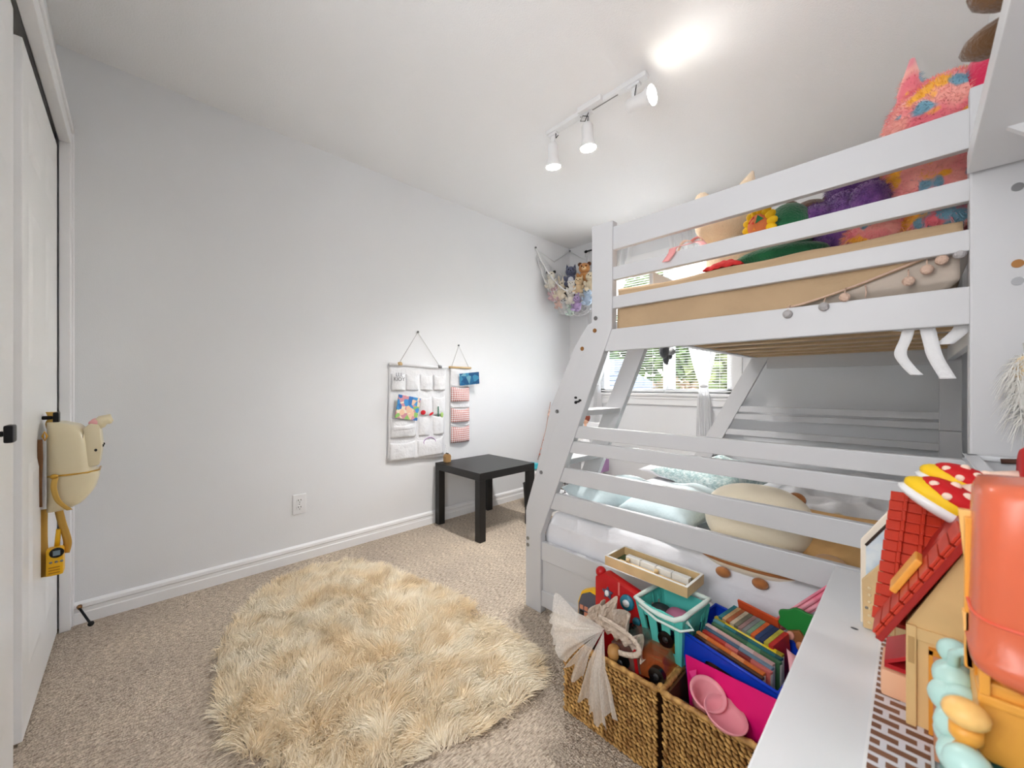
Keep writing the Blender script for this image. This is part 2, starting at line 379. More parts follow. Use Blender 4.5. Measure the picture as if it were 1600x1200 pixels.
# ------------------------------------------------------------------ outside: house and greenery
ROOFG = mat('grey_metal_roof', (104, 110, 120), .45, metal=.2, var=.1); SIDING = mat('grey_siding', (126, 128, 134), .7)
h = thing('neighbour_house', 'grey house with a ribbed metal roof outside the window', 'house', (-8.5, 10.5, -1.5))
B(-12.5, -6.3, 10, 14, -1.5, .75).build('wall', SIDING, h, smooth=False)
rf = MB().add([(-12.8, 9.7, .7), (-6.0, 9.7, .7), (-6.6, 12, 1.55), (-12.8, 12, 1.55), (-6.0, 14.3, .7), (-12.8, 14.3, .7)], [(0, 1, 2, 3), (3, 2, 4, 5), (1, 4, 2), (0, 3, 5), (0, 5, 4, 1)]).build('roof', ROOFG, h, smooth=False)
B(-9.5, -7.0, 11.6, 12.4, 1.2, 1.95).build('upper_roof', ROOFG, h, smooth=False)
for k in range(5):
    t = k/5; MB().box(-12.7+.0, -6.2-.5*t, 9.75+2.2*t, 9.8+2.2*t, .74+.82*t, .79+.82*t).build('roof_seam', ROOFG, rf, smooth=False)
for k, x in enumerate((-10.6, -9.2, -7.8)):
    f = B(x, x+.55, 9.95, 10, -.2, .45).build('window', TRIM, h, smooth=False); B(x+.05, x+.5, 9.93, 9.96, -.15, .4).build('pane', DARK, f, smooth=False)
struct(B(-60, 40, 4.5, 60, -1.6, -1.5).build('ground_outside', mat('lawn', (60, 74, 38), .9, col2=(76, 82, 52), bump=.4, bs=30), smooth=False))
def tree(label, x, y, zb, r, hgt, c1, c2, n, seed, name='tree'):
    t = thing(name, label, name, (x, y, zb)); rnd = random.Random(seed)
    lm = mat('leaf_%d' % seed, tuple(int(k*.66) for k in c1), .7, col2=tuple(int(k*.66) for k in c2), vs=3)
    if hgt > 1.2: MB().tube([(x, y, zb), (x+.05, y, zb+hgt*.35), (x-.05, y, zb+hgt*.75)], [.14, .1, .05], 8).build('trunk', mat('bark', (92, 74, 58), .9), t)
    blobs = [(Vector((x+rnd.uniform(-r, r)*.6, y+rnd.uniform(-r, r)*.6, zb+hgt*rnd.uniform(.25, .95))), r*rnd.uniform(.35, .6)) for _ in range(14)]
    m = MB(); V, Fc = [], []
    for i in range(int(n*1.3)):
        c, br = rnd.choice(blobs); d = Vector((rnd.gauss(0, 1), rnd.gauss(0, 1), rnd.gauss(0, 1))).normalized()*br*rnd.uniform(.5, 1.05)
        p = c+d; s = rnd.uniform(.07, .14)*max(.6, r); u = Vector((rnd.gauss(0, 1), rnd.gauss(0, 1), rnd.gauss(0, 1))).normalized(); v = u.orthogonal().normalized()
        k = len(V); V += [p-u*s, p+v*s*.5, p+u*s, p-v*s*.5]; Fc.append((k, k+1, k+2, k+3))
    m.v = V; m.f = Fc; m.build('foliage', lm, t, smooth=False, merge=False)['kind'] = 'stuff'
tree('dark green tree behind the roof of the house outside', -15, 19, -1.5, 2.9, 9, (60, 92, 44), (40, 66, 34), 4200, 1)
tree('bright green leafy tree outside, seen by the window mullion', -9.4, 17, -1.5, 2.0, 8.5, (120, 150, 66), (84, 116, 48), 4200, 2)
tree('leafy green tree outside filling the right half of the window', -4.5, 12, -1.5, 1.6, 7, (140, 164, 84), (92, 120, 58), 4500, 3)
tree('yellow-green tree outside at the right edge of the window', -2.3, 10, -1.5, 1.4, 6.5, (164, 172, 92), (110, 128, 66), 4000, 4)
tree('tall dark conifer outside between the other trees', -4.4, 21, -1.5, 2.2, 11, (52, 80, 46), (38, 60, 36), 4000, 5)
tree('low shrub with reddish leaves outside under the right half of the window', -3.2, 7.4, -1.5, .8, 2.6, (178, 126, 96), (130, 130, 76), 2200, 6, 'shrub')
tree('small green shrub outside in front of the house', -5.6, 8.6, -1.5, .6, 2.35, (96, 130, 70), (70, 100, 56), 1500, 7, 'shrub')
tree('small reddish shrub outside beside the house wall', -4.5, 8.4, -1.5, .45, 2.2, (150, 112, 92), (110, 100, 70), 1200, 8, 'shrub')

# ------------------------------------------------------------------ track light with three spots
tl = thing('track_light', 'white ceiling track light with three lit spot heads', 'track light', (-1.13, 1.67, 2.42))
B(-1.43, -.84, 1.652, 1.69, 2.418, 2.44).build('track', WHITEP, tl, smooth=False, bevel=.002)
B(-1.2, -1.06, 1.628, 1.655, 2.412, 2.44).build('feed_box', WHITEP, tl, smooth=False, bevel=.003)
B(-1.21, -.99, 1.668, 1.674, 2.4165, 2.4182).build('groove', mat('grey_groove', (150, 150, 150), .5), tl, smooth=False)
BULB = mat('lit_bulb', (255, 250, 238), .4, emit=16)
def head(px, aim, pw, tailpts, ang=130, blend=.9):
    pv = Vector((px, 1.671, 2.418)); a = Vector(aim).normalized()
    B(px-.03, px+.03, 1.658, 1.684, 2.405, 2.418).build('adapter', WHITEP, tl, smooth=False, bevel=.002)
    R = a.to_track_quat('Z', 'Y').to_matrix()
    side = a.orthogonal().normalized() if abs(a.z) > .9 else Vector((0, 0, 1))
    cpos = pv+Vector((0, 0, -.085)) if abs(a.z) > .9 else pv+Vector((0, 0, -.1))
    MB().box(px-.012, px+.012, 1.669, 1.673, 2.418-.1, 2.408).build('arm', WHITEP, tl, smooth=False)
    MB().cyl((px, 1.655, 2.325), (px, 1.687, 2.325), .009, n=14).build('pivot', CHROME, tl)
    c0 = Vector((px, 1.671, 2.328))
    hd = MB().lathe([(.0, -.035), (.022, -.033), (.029, -.022), (.03, .05), (.032, .058), (.043, .085), (.046, .092), (.042, .092), (.03, .06), (.0, .058)], c0, 28, R).build('lamp_head', WHITEP, tl)
    MB().ell(c0+a*.088, (.04, .04, .012), R=R).build('bulb', BULB, hd)
    MB().tube(tailpts, .0022, 6).build('wire', BLACKM, tl)
    light('spot_beam', 'SPOT', c0+a*.108, pw, (1, .975, .945), aim=c0+a*1.5, spot_size=math.radians(ang), spot_blend=blend, shadow_soft_size=.035)
head(-1.395, (-.05, .1, -1), 42, [(-1.37, 1.665, 2.41), (-1.365, 1.66, 2.375), (-1.345, 1.655, 2.38)])
head(-1.165, (.02, .05, -1), 42, [(-1.15, 1.66, 2.41), (-1.17, 1.655, 2.37), (-1.195, 1.65, 2.38), (-1.18, 1.65, 2.4), (-1.15, 1.655, 2.385), (-1.155, 1.655, 2.35)])
head(-.905, (.95, -.06, -.1), 1.7, [(-.89, 1.665, 2.41), (-.895, 1.66, 2.37), (-.898, 1.66, 2.335)], 132, 1.0)

# ------------------------------------------------------------------ outlet on the left wall
ol = thing('wall_outlet', 'white duplex power outlet on the left wall', 'outlet', (XL, .688, .33))
B(XL, XL+.006, .653, .724, .272, .386).build('cover_plate', WHITEP, ol, smooth=False, bevel=.002)
for z in (.309, .349):
    r = MB().prism([(.688+.0165*math.cos(a)*1.0, z+.0145*math.sin(a)) for a in [2*PI*k/20 for k in range(20)]], 'x', XL+.005, XL+.009).build('socket', WHITEP, ol, smooth=False)
    MB().box(XL+.0085, XL+.0094, .680, .683, z, z+.009).box(XL+.0085, XL+.0094, .693, .696, z, z+.009).box(XL+.0085, XL+.0094, .686, .690, z-.010, z-.005).build('slot', DARK, r, smooth=False)
MB().cyl((XL+.005, .688, .329), (XL+.0075, .688, .329), .003, n=10).build('screw', CHROME, ol)
# spring door stop at the baseboard
ds = thing('door_stop', 'black-tipped spring door stop on the baseboard beside the casing', 'door stop', (XL+.016, -.168, .075))
MB().cyl((XL+.014, -.168, .075), (XL+.03, -.166, .072), .009, .006).build('base', mat('brass', (150, 110, 70), .4, metal=.8), ds)
MB().tube([(XL+.03+.085*t, -.166+.035*t, .072-.04*t) for t in [k/8 for k in range(9)]], .0045, 8).build('spring', BLACKM, ds)
MB().ell((XL+.118, -.129, .031), (.012, .01, .01)).build('tip', mat('black_rubber', (18, 18, 18), .8), ds)

# ------------------------------------------------------------------ low black table
BLK = mat('black_brown_foil', (34, 33, 33), .38, var=.1, vs=8)
tb = thing('side_table', 'low square black side table against the left wall', 'table', (-2.2, 1.86, 0))
TX0, TX1, TY0, TY1 = -2.463, -1.945, 1.598, 2.118
B(TX0, TX1, TY0, TY1, .40, .45).build('table_top', BLK, tb, smooth=False, bevel=.0015)
for x in (TX0, TX1-.05):
    for y in (TY0, TY1-.05): B(x, x+.05, y, y+.05, 0, .40).build('leg', BLK, tb, smooth=False, bevel=.001)
tg = thing('wooden_tag', 'small wooden bottle-shaped tag with a beaded string on the black table', 'tag', (-2.41, 1.665, .45))
MB().prism([(1.643, .451), (1.687, .451), (1.69, .495), (1.68, .512), (1.65, .512), (1.64, .495)], 'x', -2.425, -2.39).build('body', mat('tag_wood', (170, 132, 84), .5, var=.1), tg, smooth=False, bevel=.003)
MB().prism([(1.655, .505), (1.675, .505), (1.67, .52), (1.66, .52)], 'x', -2.42, -2.395).build('cap', mat('dark_cap', (60, 48, 40), .5), tg, smooth=False, bevel=.002)
for k in range(5): MB().ell((-2.41-.006*k, 1.665+.002*k, .526+.012*k), .006, 10, 6).build('bead', WHITEP, tg)

# ------------------------------------------------------------------ hanging pocket organisers
LINEN = mat('white_linen', (238, 238, 240), .9, bump=.5, bs=45, var=.05, vs=9)
CORD = mat('cord', (205, 203, 200), .8)
def pocket(parent, y0, y1, z0, z1, dep, m, seed=0, X=-2.474):
    def fn(a, b):
        bul = dep*(math.sin(PI*min(1, max(0, a)))**.55)*(.35+.65*math.sin(PI*(.15+.7*b)))
        sag = .012*(math.sin(PI*a))*(b**3)
        wr = .006*noise.noise(Vector((a*3+seed, b*4, seed*2.1)))*math.sin(PI*a)
        return (X+.002+bul+wr, y0+(y1-y0)*a, z0+(z1-z0)*b-sag)
    return MB().grid(fn, 15, 11).build('pocket', m, parent, thick=.0015)
def skew(y): return 0
og = thing('pocket_organizer', 'large white fabric wall organizer with many pockets hanging from a cord', 'wall organizer', (-2.47, 1.47, .5))
OY0, OY1, OZ0, OZ1 = 1.243, 1.70, .50, 1.165
MB().grid(lambda a, b: (-2.477+.004*math.sin(a*9+b*5)+.01*(1-b)*math.sin(PI*a), OY0+(OY1-OY0)*a-.015*(1-b), OZ0+(OZ1-OZ0)*b-.02*a*(1-b)), 24, 24).build('backing', LINEN, og, thick=.002)
MB().cyl((-2.472, OY0-.004, OZ1), (-2.472, OY1+.004, OZ1-.012), .011, n=12).build('dowel', LINEN, og)
for y, z in ((1.315, OZ1), (1.64, OZ1-.01)): MB().lathe([(.016, -.01), (.018, 0), (.012, .012)], (-2.467, y, z+.004), 14).build('clip', WOODT if y < 1.5 else CHROME, og)
MB().tube([(-2.47, 1.315, OZ1+.015), (-2.48, 1.462, 1.402), (-2.47, 1.64, OZ1)], .0022, 6).build('cord', CORD, og)
MB().cyl((XL, 1.462, 1.404), (-2.475, 1.462, 1.404), .006, .008, 12).build('nail', CHROME, og)
rows = [(.985, 1.10, [1.25, 1.36, 1.47, 1.585, 1.695]), (.80, .94, [1.46, 1.575, 1.69]), (.655, .80, [1.455, 1.57, 1.685]), (.505, .63, [1.235, 1.445, 1.675])]
k = 0
for z0, z1, ys in rows:
    for a, b in zip(ys, ys[1:]): k += 1; pocket(og, a+.004, b-.004, z0, z1, .017, LINEN, k)
pocket(og, 1.243, 1.445, .66, .80, .03, LINEN, 20)
pocket(og, 1.245, 1.44, .70, .76, .036, LINEN, 21)
for i, ch in enumerate(('LLL', 'KIOY')):
    text_mesh(ch, .036, Matrix.Translation((-2.449, 1.301, 1.092-.03*i)) @ Matrix(((0, 0, 1, 0), (1, 0, 0, 0), (0, 1, 0, 0), (0, 0, 0, 1))), 'lettering', mat('grey_print', (120, 120, 124), .6), og)
def cardmat(name, cols, sc):
    m, t, b, L = bare(name); tc = t.nodes.new('ShaderNodeTexCoord'); v = t.nodes.new('ShaderNodeTexVoronoi'); v.inputs['Scale'].default_value = sc
    L(tc.outputs['Object'], v.inputs['Vector']); r = t.nodes.new('ShaderNodeValToRGB'); r.color_ramp.interpolation = 'CONSTANT'
    sp = t.nodes.new('ShaderNodeSeparateColor'); L(v.outputs['Color'], sp.inputs[0]); L(sp.outputs[0], r.inputs[0])
    while len(r.color_ramp.elements) < len(cols): r.color_ramp.elements.new(.5)
    for i, c_ in enumerate(cols): r.color_ramp.elements[i].position = i/len(cols); r.color_ramp.elements[i].color = lin(c_)
    L(r.outputs[0], b.inputs['Base Color']); b.inputs['Roughness'].default_value = .45; return m
def tilted(y, z, w_, h_, roll, x=-2.44, lean=.0):
    return Matrix.Translation((x, y, z)) @ Matrix.Rotation(roll, 4, 'X') @ Matrix.Rotation(lean, 4, 'Y')
bk = MB(tilted(1.36, .86, 0, 0, -.18, -2.438)).box(-.006, .006, -.085, .085, -.075, .085)
tag(bk.build('picture_book', cardmat('storybook', [(70, 150, 210), (240, 200, 170), (60, 120, 190), (150, 200, 110), (240, 225, 200), (215, 150, 160)], 34), smooth=False, bevel=.002), 'colourful picture book tucked in a pocket of the large white organizer', 'book')
ST = mat('sticker_red', (205, 25, 40), .5)
MB().ell((-2.448, 1.487, .826), (.004, .021, .017)).build('red_motif', ST, og); MB().ell((-2.447, 1.555, .813), (.004, .02, .009), R=Euler((.5, 0, 0)).to_matrix()).build('red_motif', ST, og)
tag(B(-2.452, -2.448, 1.612, 1.619, .79, .865).build('crayon', mat('green_crayon', (20, 110, 80), .5), smooth=False), 'thin green crayon standing in a pocket of the large white organizer', 'crayon')
tag(MB().ell((-2.462, 1.655, .80), (.003, .014, .022)).build('leaf_clip', mat('leaf_green', (170, 205, 120), .5)), 'pale green leaf shape peeking from a pocket of the large white organizer', 'toy')
tag(MB().tube([(-2.462, 1.55+.05*math.cos(a), .605+.035*math.sin(a)) for a in [k*2*PI/24 for k in range(24)]], .003, 6, closed=True).build('hair_band', mat('lilac', (190, 160, 200), .5)), 'lilac hair band in the bottom pocket of the large white organizer', 'hair band')
# small gingham organiser
def gingham():
    m, t, b, L = bare('gingham'); tc = t.nodes.new('ShaderNodeTexCoord')
    sx = t.nodes.new('ShaderNodeSeparateXYZ'); L(tc.outputs['Object'], sx.inputs[0]); out = []
    for ax in ('Y', 'Z'):
        mu = t.nodes.new('ShaderNodeMath'); mu.operation = 'MULTIPLY'; mu.inputs[1].default_value = 62; L(sx.outputs[ax], mu.inputs[0])
        fr = t.nodes.new('ShaderNodeMath'); fr.operation = 'FRACT'; L(mu.outputs[0], fr.inputs[0])
        gt = t.nodes.new('ShaderNodeMath'); gt.operation = 'GREATER_THAN'; gt.inputs[1].default_value = .5; L(fr.outputs[0], gt.inputs[0]); out.append(gt)
    ad = t.nodes.new('ShaderNodeMath'); ad.operation = 'ADD'; L(out[0].outputs[0], ad.inputs[0]); L(out[1].outputs[0], ad.inputs[1])
    hf = t.nodes.new('ShaderNodeMath'); hf.operation = 'MULTIPLY'; hf.inputs[1].default_value = .5; L(ad.outputs[0], hf.inputs[0])
    r = t.nodes.new('ShaderNodeValToRGB'); e = r.color_ramp.elements; e[0].color = lin((250, 240, 240)); e[1].color = lin((196, 108, 96)); L(hf.outputs[0], r.inputs[0])
    L(r.outputs[0], b.inputs['Base Color']); b.inputs['Roughness'].default_value = .9; return m
GING = gingham()
so = thing('pocket_organizer', 'narrow wall organizer with three red gingham pockets', 'wall organizer', (-2.47, 1.83, .57))
MB().grid(lambda a, b: (-2.477+.004*math.sin(a*6+b*7), 1.742+.183*a, .575+.58*b), 12, 20).build('backing', LINEN, so, thick=.002)
MB().cyl((-2.472, 1.728, 1.16), (-2.472, 1.938, 1.16), .008, n=12).build('dowel', WOODT, so)
MB().tube([(-2.472, 1.752, 1.168), (-2.48, 1.824, 1.332), (-2.472, 1.915, 1.168)], .002, 6).build('cord', CORD, so)
MB().cyl((XL, 1.824, 1.335), (-2.476, 1.824, 1.335), .005, .007, 12).build('nail', CHROME, so)
for i, (z0, z1) in enumerate(((.895, 1.01), (.735, .845), (.58, .705))):
    pocket(so, 1.745, 1.922, z0, z1, .03, GING, 30+i); pocket(so, 1.745, 1.922, z1, z1+.018, .028, LINEN, 40+i)
bo = MB(Matrix.Translation((-2.43, 1.885, 1.075)) @ Matrix.Rotation(.16, 4, 'X') @ Matrix.Rotation(.12, 4, 'Y') @ Matrix.Rotation(-.35, 4, 'Z')).box(-.004, .004, -.075, .085, -.05, .045)
bo = tag(bo.build('booklet', cardmat('blue_booklet', [(40, 110, 160), (70, 150, 190), (30, 90, 140), (120, 180, 200)], 26), smooth=False, bevel=.001), 'blue booklet sticking out of the narrow gingham organizer', 'booklet')

# ------------------------------------------------------------------ shaggy cream rug
rug_out = [(-1.47, .165), (-1.60, .185), (-1.753, .20), (-1.925, .248), (-2.10, .352), (-2.21, .423), (-2.30, .555), (-2.34, .69), (-2.264, .86), (-2.074, 1.0), (-1.842, 1.03), (-1.692, 1.085), (-1.505, 1.105), (-1.32, 1.108), (-1.16, 1.11), (-.985, 1.10), (-.89, 1.05), (-.845, .955), (-.835, .87), (-.85, .72), (-.9, .55), (-.96, .4), (-1.08, .27), (-1.26, .19)]
RUGF = mat('rug_fur', (255, 244, 222), .75, col2=(250, 230, 196), vs=7, sheen=.3, spec=.2)
rg = thing('shag_rug', 'cream shaggy sheepskin rug on the carpet', 'rug', (-1.6, .65, 0))
cx, cy = -1.62, .62
sh = [(cx+(x-cx)*.975, cy+(y-cy)*.97) for x, y in rug_out]; hide = [(cx+(x-cx)*.93, cy+(y-cy)*.91) for x, y in rug_out]
MB().prism(hide, 'z', .001, .012).build('hide', RUGF, rg, smooth=False)
def inside(x, y, poly):
    r = False; n = len(poly)
    for i in range(n):
        x1, y1 = poly[i]; x2, y2 = poly[i-1]
        if (y1 > y) != (y2 > y) and x < (x2-x1)*(y-y1)/(y2-y1)+x1: r = not r
    return r
rnd = random.Random(5); P_, N_, FL = [], [], []
while len(P_) < 52000:
    x = rnd.uniform(-2.36, -.82); y = rnd.uniform(.15, 1.13)
    if not inside(x, y, sh): continue
    cl = noise.noise_vector(Vector((x*16, y*16, .3))); bg_ = noise.noise_vector(Vector((x*3, y*3, 2.3)))
    P_.append((x, y, .012+.010*noise.noise(Vector((x*5, y*5, 0))))); N_.append((0, 0, .5))
    out = Vector((x-cx, (y-cy)*1.4, 0)); out = out*out.length*1.6
    FL.append((cl.x*.8+bg_.x*.5+out.x*.5, cl.y*.8+bg_.y*.5+out.y*.5, .12*cl.z))
fur('fur', RUGF, rg, P_, N_, .054, .0016, droop=.28, jit=.13, seg=3, flow=np.array(FL))
# ------------------------------------------------------------------ bunk bed
bed = thing('bunk_bed', 'white wooden bunk bed with slanted legs, guard rails and a ladder', 'bunk bed', (-.55, 2.2, 0))
YF, YK = 1.30, 3.10          # front and back end frames
def slant(yf, th, xo=0, zt=1.644):
    return MB().prism([(-.887+xo, zt), (-.887+xo, 1.27), (-1.249+xo, .44), (-1.249+xo, 0), (-1.158+xo, 0), (-1.158+xo, .35), (-.797+xo, 1.235), (-.794+xo, zt)], 'y', yf, yf+th)
slant(YF, .036).build('slanted_post', BEDW, bed, smooth=False, bevel=.004)
# outer ladder stile, bolted along the front post, and its twin further back
def stile(y):
    return MB().prism([(-.889, 1.262), (-.905, 1.262), (-.972, 1.175), (-1.097, .93), (-1.18, .645), (-1.247, .455), (-1.249, .436)], 'y', y, y+.034)
stile(YF+.002).build('ladder_stile', BEDW, bed, smooth=False, bevel=.003)
st2 = MB().prism([(-.815, 1.235), (-.90, 1.235), (-1.262, .40), (-1.262, .0), (-1.178, .0), (-1.178, .36)], 'y', 1.64, 1.672)
st2.build('ladder_stile', BEDW, bed, smooth=False, bevel=.003)
for x, z in ((-1.015, .90), (-1.11, .68), (-1.2, .45), (-1.21, .23)):
    B(x-.05, x+.055, YF+.036, 1.64, z-.012, z+.012).build('ladder_step', BEDW, bed, smooth=False, bevel=.003)
# right posts
B(.085, .182, YF, YF+.036, 0, 1.66).build('post', BEDW, bed, smooth=False, bevel=.004)
B(.086, .125, YF+.036, YF+.07, 0, 1.6).build('post_return', BEDW, bed, smooth=False, bevel=.003)
B(.096, .178, YK, YK+.036, 0, .775).build('post', BEDW, bed, smooth=False, bevel=.003)
B(.096, .178, YK, YK+.036, .777, 1.66).build('post', BEDW, bed, smooth=False, bevel=.003)
# far slanted post
MB().prism([(-.775, 1.66), (-.775, 1.24), (-1.20, .44), (-1.20, 0), (-1.115, 0), (-1.115, .36), (-.685, 1.215), (-.685, 1.66)], 'y', YK, YK+.036).build('slanted_post', BEDW, bed, smooth=False, bevel=.003)
# front end rails, upper bunk
for z0, z1 in ((1.533, 1.621), (1.418, 1.467), (1.309, 1.356)):
    B(-.80, .088, YF+.008, YF+.03, z0, z1).build('guard_rail', BEDW, bed, smooth=False, bevel=.003)
B(-.83, .088, YF+.006, YF+.032, 1.148, 1.231).build('end_rail', BEDW, bed, smooth=False, bevel=.003)
# front end rails, lower bunk, cut to the slope
def xr(z): return -.797-.361*(1.235-z)/.885
for z0, z1 in ((.799, .85), (.735, .785), (.605, .668), (.477, .55)):
    MB().prism([(xr(z0)-.012, z0), (.088, z0), (.088, z1), (xr(z1)-.012, z1)], 'y', YF+.008, YF+.03).build('guard_rail', BEDW, bed, smooth=False, bevel=.003)
B(-1.16, .088, YF+.008, YF+.03, .236, .318).build('end_rail', BEDW, bed, smooth=False, bevel=.003)
B(-1.16, .088, YF+.016, YF+.024, .09, .24).build('end_panel', BEDW, bed, smooth=False)
B(-1.16, .088, YF+.008, YF+.03, .03, .1).build('end_rail', BEDW, bed, smooth=False, bevel=.003)
# back end rails
for z0, z1 in ((.832, .874), (.78, .818), (.664, .705), (.55, .595)):
    x = -.685-.43*(1.215-z0)/.855
    B(x-.03, .1, YK+.008, YK+.03, z0, z1).build('guard_rail', BEDW, bed, smooth=False, bevel=.003)
for z0, z1 in ((1.533, 1.621), (1.418, 1.467), (1.309, 1.356), (1.135, 1.222)):
    B(-.70, .1, YK+.008, YK+.03, z0, z1).build('guard_rail', BEDW, bed, smooth=False, bevel=.003)
B(-1.13, .1, YK+.008, YK+.03, .1, .318).build('end_rail', BEDW, bed, smooth=False, bevel=.003)
# long side rails
B(-.815, -.79, YF+.034, YK+.005, 1.212, 1.262).build('side_rail', BEDW, bed, smooth=False, bevel=.003)
B(-.835, -.815, 1.675, YK+.005, 1.46, 1.53).build('side_guard_rail', BEDW, bed, smooth=False, bevel=.003)
B(.125, .15, YF+.036, YK, 1.15, 1.262).build('side_rail', BEDW, bed, smooth=False, bevel=.003)
B(.125, .15, YF+.036, YK, 1.5, 1.6).build('side_guard_rail', BEDW, bed, smooth=False, bevel=.003)
B(-1.21, -1.185, YF+.036, YK, .2, .318).build('side_rail', BEDW, bed, smooth=False, bevel=.003)
B(.125, .15, YF+.036, YK, .2, .318).build('side_rail', BEDW, bed, smooth=False, bevel=.003)
# slats under the upper mattress and the lower one
for k in range(8):
    y = 1.36+k*.24
    B(-.79, .125, y, y+.075, 1.214, 1.226).build('slat', SLATW, bed, smooth=False, bevel=.002)
for k in range(10):
    y = 1.40+k*.17
    B(-1.185, .125, y, y+.07, .225, .24).build('slat', SLATW, bed, smooth=False)
# strap that ties the slats
STRAP = mat('white_webbing', (235, 235, 236), .8, bump=.2, bs=200)
B(-.775, -.755, 1.4, 3.08, 1.207, 1.213).build('slat_strap', STRAP, bed, smooth=False)
# bolts
def bolt(x, z, m=CHROME, y=YF): MB().cyl((x, y+.002, z), (x, y-.002, z), .0085, n=16).build('bolt', m, bed, smooth=False)
BR = mat('bronze_bolt', (150, 105, 60), .4, metal=.7)
for x, z, m in ((-.868, 1.28, CHROME), (-.872, 1.232, BR), (-.932, 1.165, BR), (-1.063, .905, CHROME), (-1.153, .63, CHROME), (-1.235, .315, CHROME), (-1.235, .285, CHROME), (.149, 1.421, CHROME), (.149, 1.264, BR), (.149, 1.228, CHROME)): bolt(x, z, m)
stk = MB()
for k in range(3): stk.ell((-.957+.014*math.cos(k*2.1), YF-.001, .956+.012*math.sin(k*2.1)), (.008, .002, .005), 10, 6)
stk.ell((-.957, YF-.001, .95), (.014, .0018, .004), 10, 6).build('sticker', DARK, bed)['label'] = 'small black bow sticker'

# ------------------------------------------------------------------ mattresses and bedding
SHEETW = mat('white_sheet', (236, 236, 240), .9, bump=.35, bs=26, var=.03)
TAN = mat('tan_blanket', (190, 162, 128), .9, bump=.3, bs=40, var=.08, vs=5)
def softbox(x0, x1, y0, y1, z0, z1, r, wr, seed, n=(60, 20)):
    """mattress: rounded box whose sides wrinkle"""
    m = MB(); cx_, cy_ = (x0+x1)/2, (y0+y1)/2; hx, hy = (x1-x0)/2, (y1-y0)/2
    prof = [(1-.0, z0+.0), (1, z0+.02), (1, z1-r), (1-r*.15/.1*.1, z1-r*.45), (1-r*.45/.1*.1, z1-r*.12), (1-r/.1*.1, z1)]
    def ring(t, inset):
        a = t*4; k = int(a) % 4; f = a-int(a); X0, X1, Y0, Y1 = x0+inset, x1-inset, y0+inset, y1-inset
        c = [(X0, Y0), (X1, Y0), (X1, Y1), (X0, Y1), (X0, Y0)]
        return (c[k][0]+(c[k+1][0]-c[k][0])*f, c[k][1]+(c[k+1][1]-c[k][1])*f)
    lv = [(.03, z0), (.0, z0+.03), (0, (z0+z1)/2), (0.0, z1-r), (r*.3, z1-r*.3), (r, z1)]
    N = 240
    def fn(a, b):
        q = b*(len(lv)-1); i = min(int(q), len(lv)-2); f = q-i
        ins = lv[i][0]*(1-f)+lv[i+1][0]*f; z = lv[i][1]*(1-f)+lv[i+1][1]*f
        x, y = ring(a, ins); nz = noise.noise(Vector((x*9+seed, y*9, z*3)))+.5*noise.noise(Vector((x*24, y*24+seed, z*6)))
        d = Vector((x-cx_, y-cy_, 0)); wx = wr*nz*math.sin(PI*min(1, b*1.1))
        return (x+(wx if abs(x-x0) < .05 or abs(x-x1) < .05 else 0)*(1 if x > cx_ else -1), y+(wx if abs(y-y0) < .05 or abs(y-y1) < .05 else 0)*(1 if y > cy_ else -1), z+wx*.5)
    m.grid(fn, N, 26, cu=True)
    m.grid(lambda a, b: (x0+r+(x1-x0-2*r)*a, y0+r+(y1-y0-2*r)*b, z1+wr*.6*noise.noise(Vector((a*7+seed, b*9, 0)))*math.sin(PI*a)*math.sin(PI*b)), 40, 40)
    return m
lm_ = softbox(-1.155, .11, 1.345, 3.07, .245, .462, .07, .014, 3).build('mattress', SHEETW)
tag(lm_, 'thick white sheeted mattress on the lower bunk', 'mattress')
um = softbox(-.783, .075, 1.345, 3.06, 1.228, 1.375, .035, .004, 8).build('mattress', mat('pale_beige_sheet', (204, 190, 176), .9, bump=.2))
tag(um, 'pale beige mattress on the upper bunk under the tan blanket', 'mattress')
bl = thing('blanket', 'tan blanket with pompom fringe over the upper mattress', 'blanket', (-.35, 2.1, 1.38))
def hem(x):
    t = (x+.783)/.858
    return 1.232 if t < .62 else 1.232+.10*((t-.62)/.38)**1.3
def bfn(a, b):
    x = -.79+.868*a
    w_ = .006*noise.noise(Vector((x*7, b*5, 1)))+.012*math.sin(x*17+b*3)*(.4 if b > .4 else 1)*noise.noise(Vector((x*3, .3, b)))
    if b < .42:
        t = b/.42; z = hem(x)+(1.37-hem(x))*t; return (x, 1.337-.002+w_*.6-.004*(1-t)-.007*max(0, noise.noise(Vector((x*6+z*16, z*5, 3.3))))-.004*max(0, noise.noise(Vector((x*17+z*30, z*9, 7)))), z)
    if b < .55:
        t = (b-.42)/.13; an = t*PI/2; return (x, 1.337+.035*(1-math.cos(an)), 1.37+.022*math.sin(an)+w_)
    t = (b-.55)/.45; return (x, 1.372+t*1.66, 1.392+w_*1.6+.012*math.sin(PI*(x+.783)/.858)+.01*math.sin(t*14+x*5))
MB().grid(bfn, 70, 60).build('cloth', TAN, bl, thick=.004)
MB().grid(lambda a, b: (-.79-.004*math.sin(b*8), 1.34+a*1.68, 1.27+.118*b), 40, 6).build('side_drop', TAN, bl, thick=.003)
PP = mat('pompom', (222, 190, 170), .95, bump=.6, bs=200); PG = mat('pompom_grey', (190, 186, 186), .95, bump=.6, bs=200)
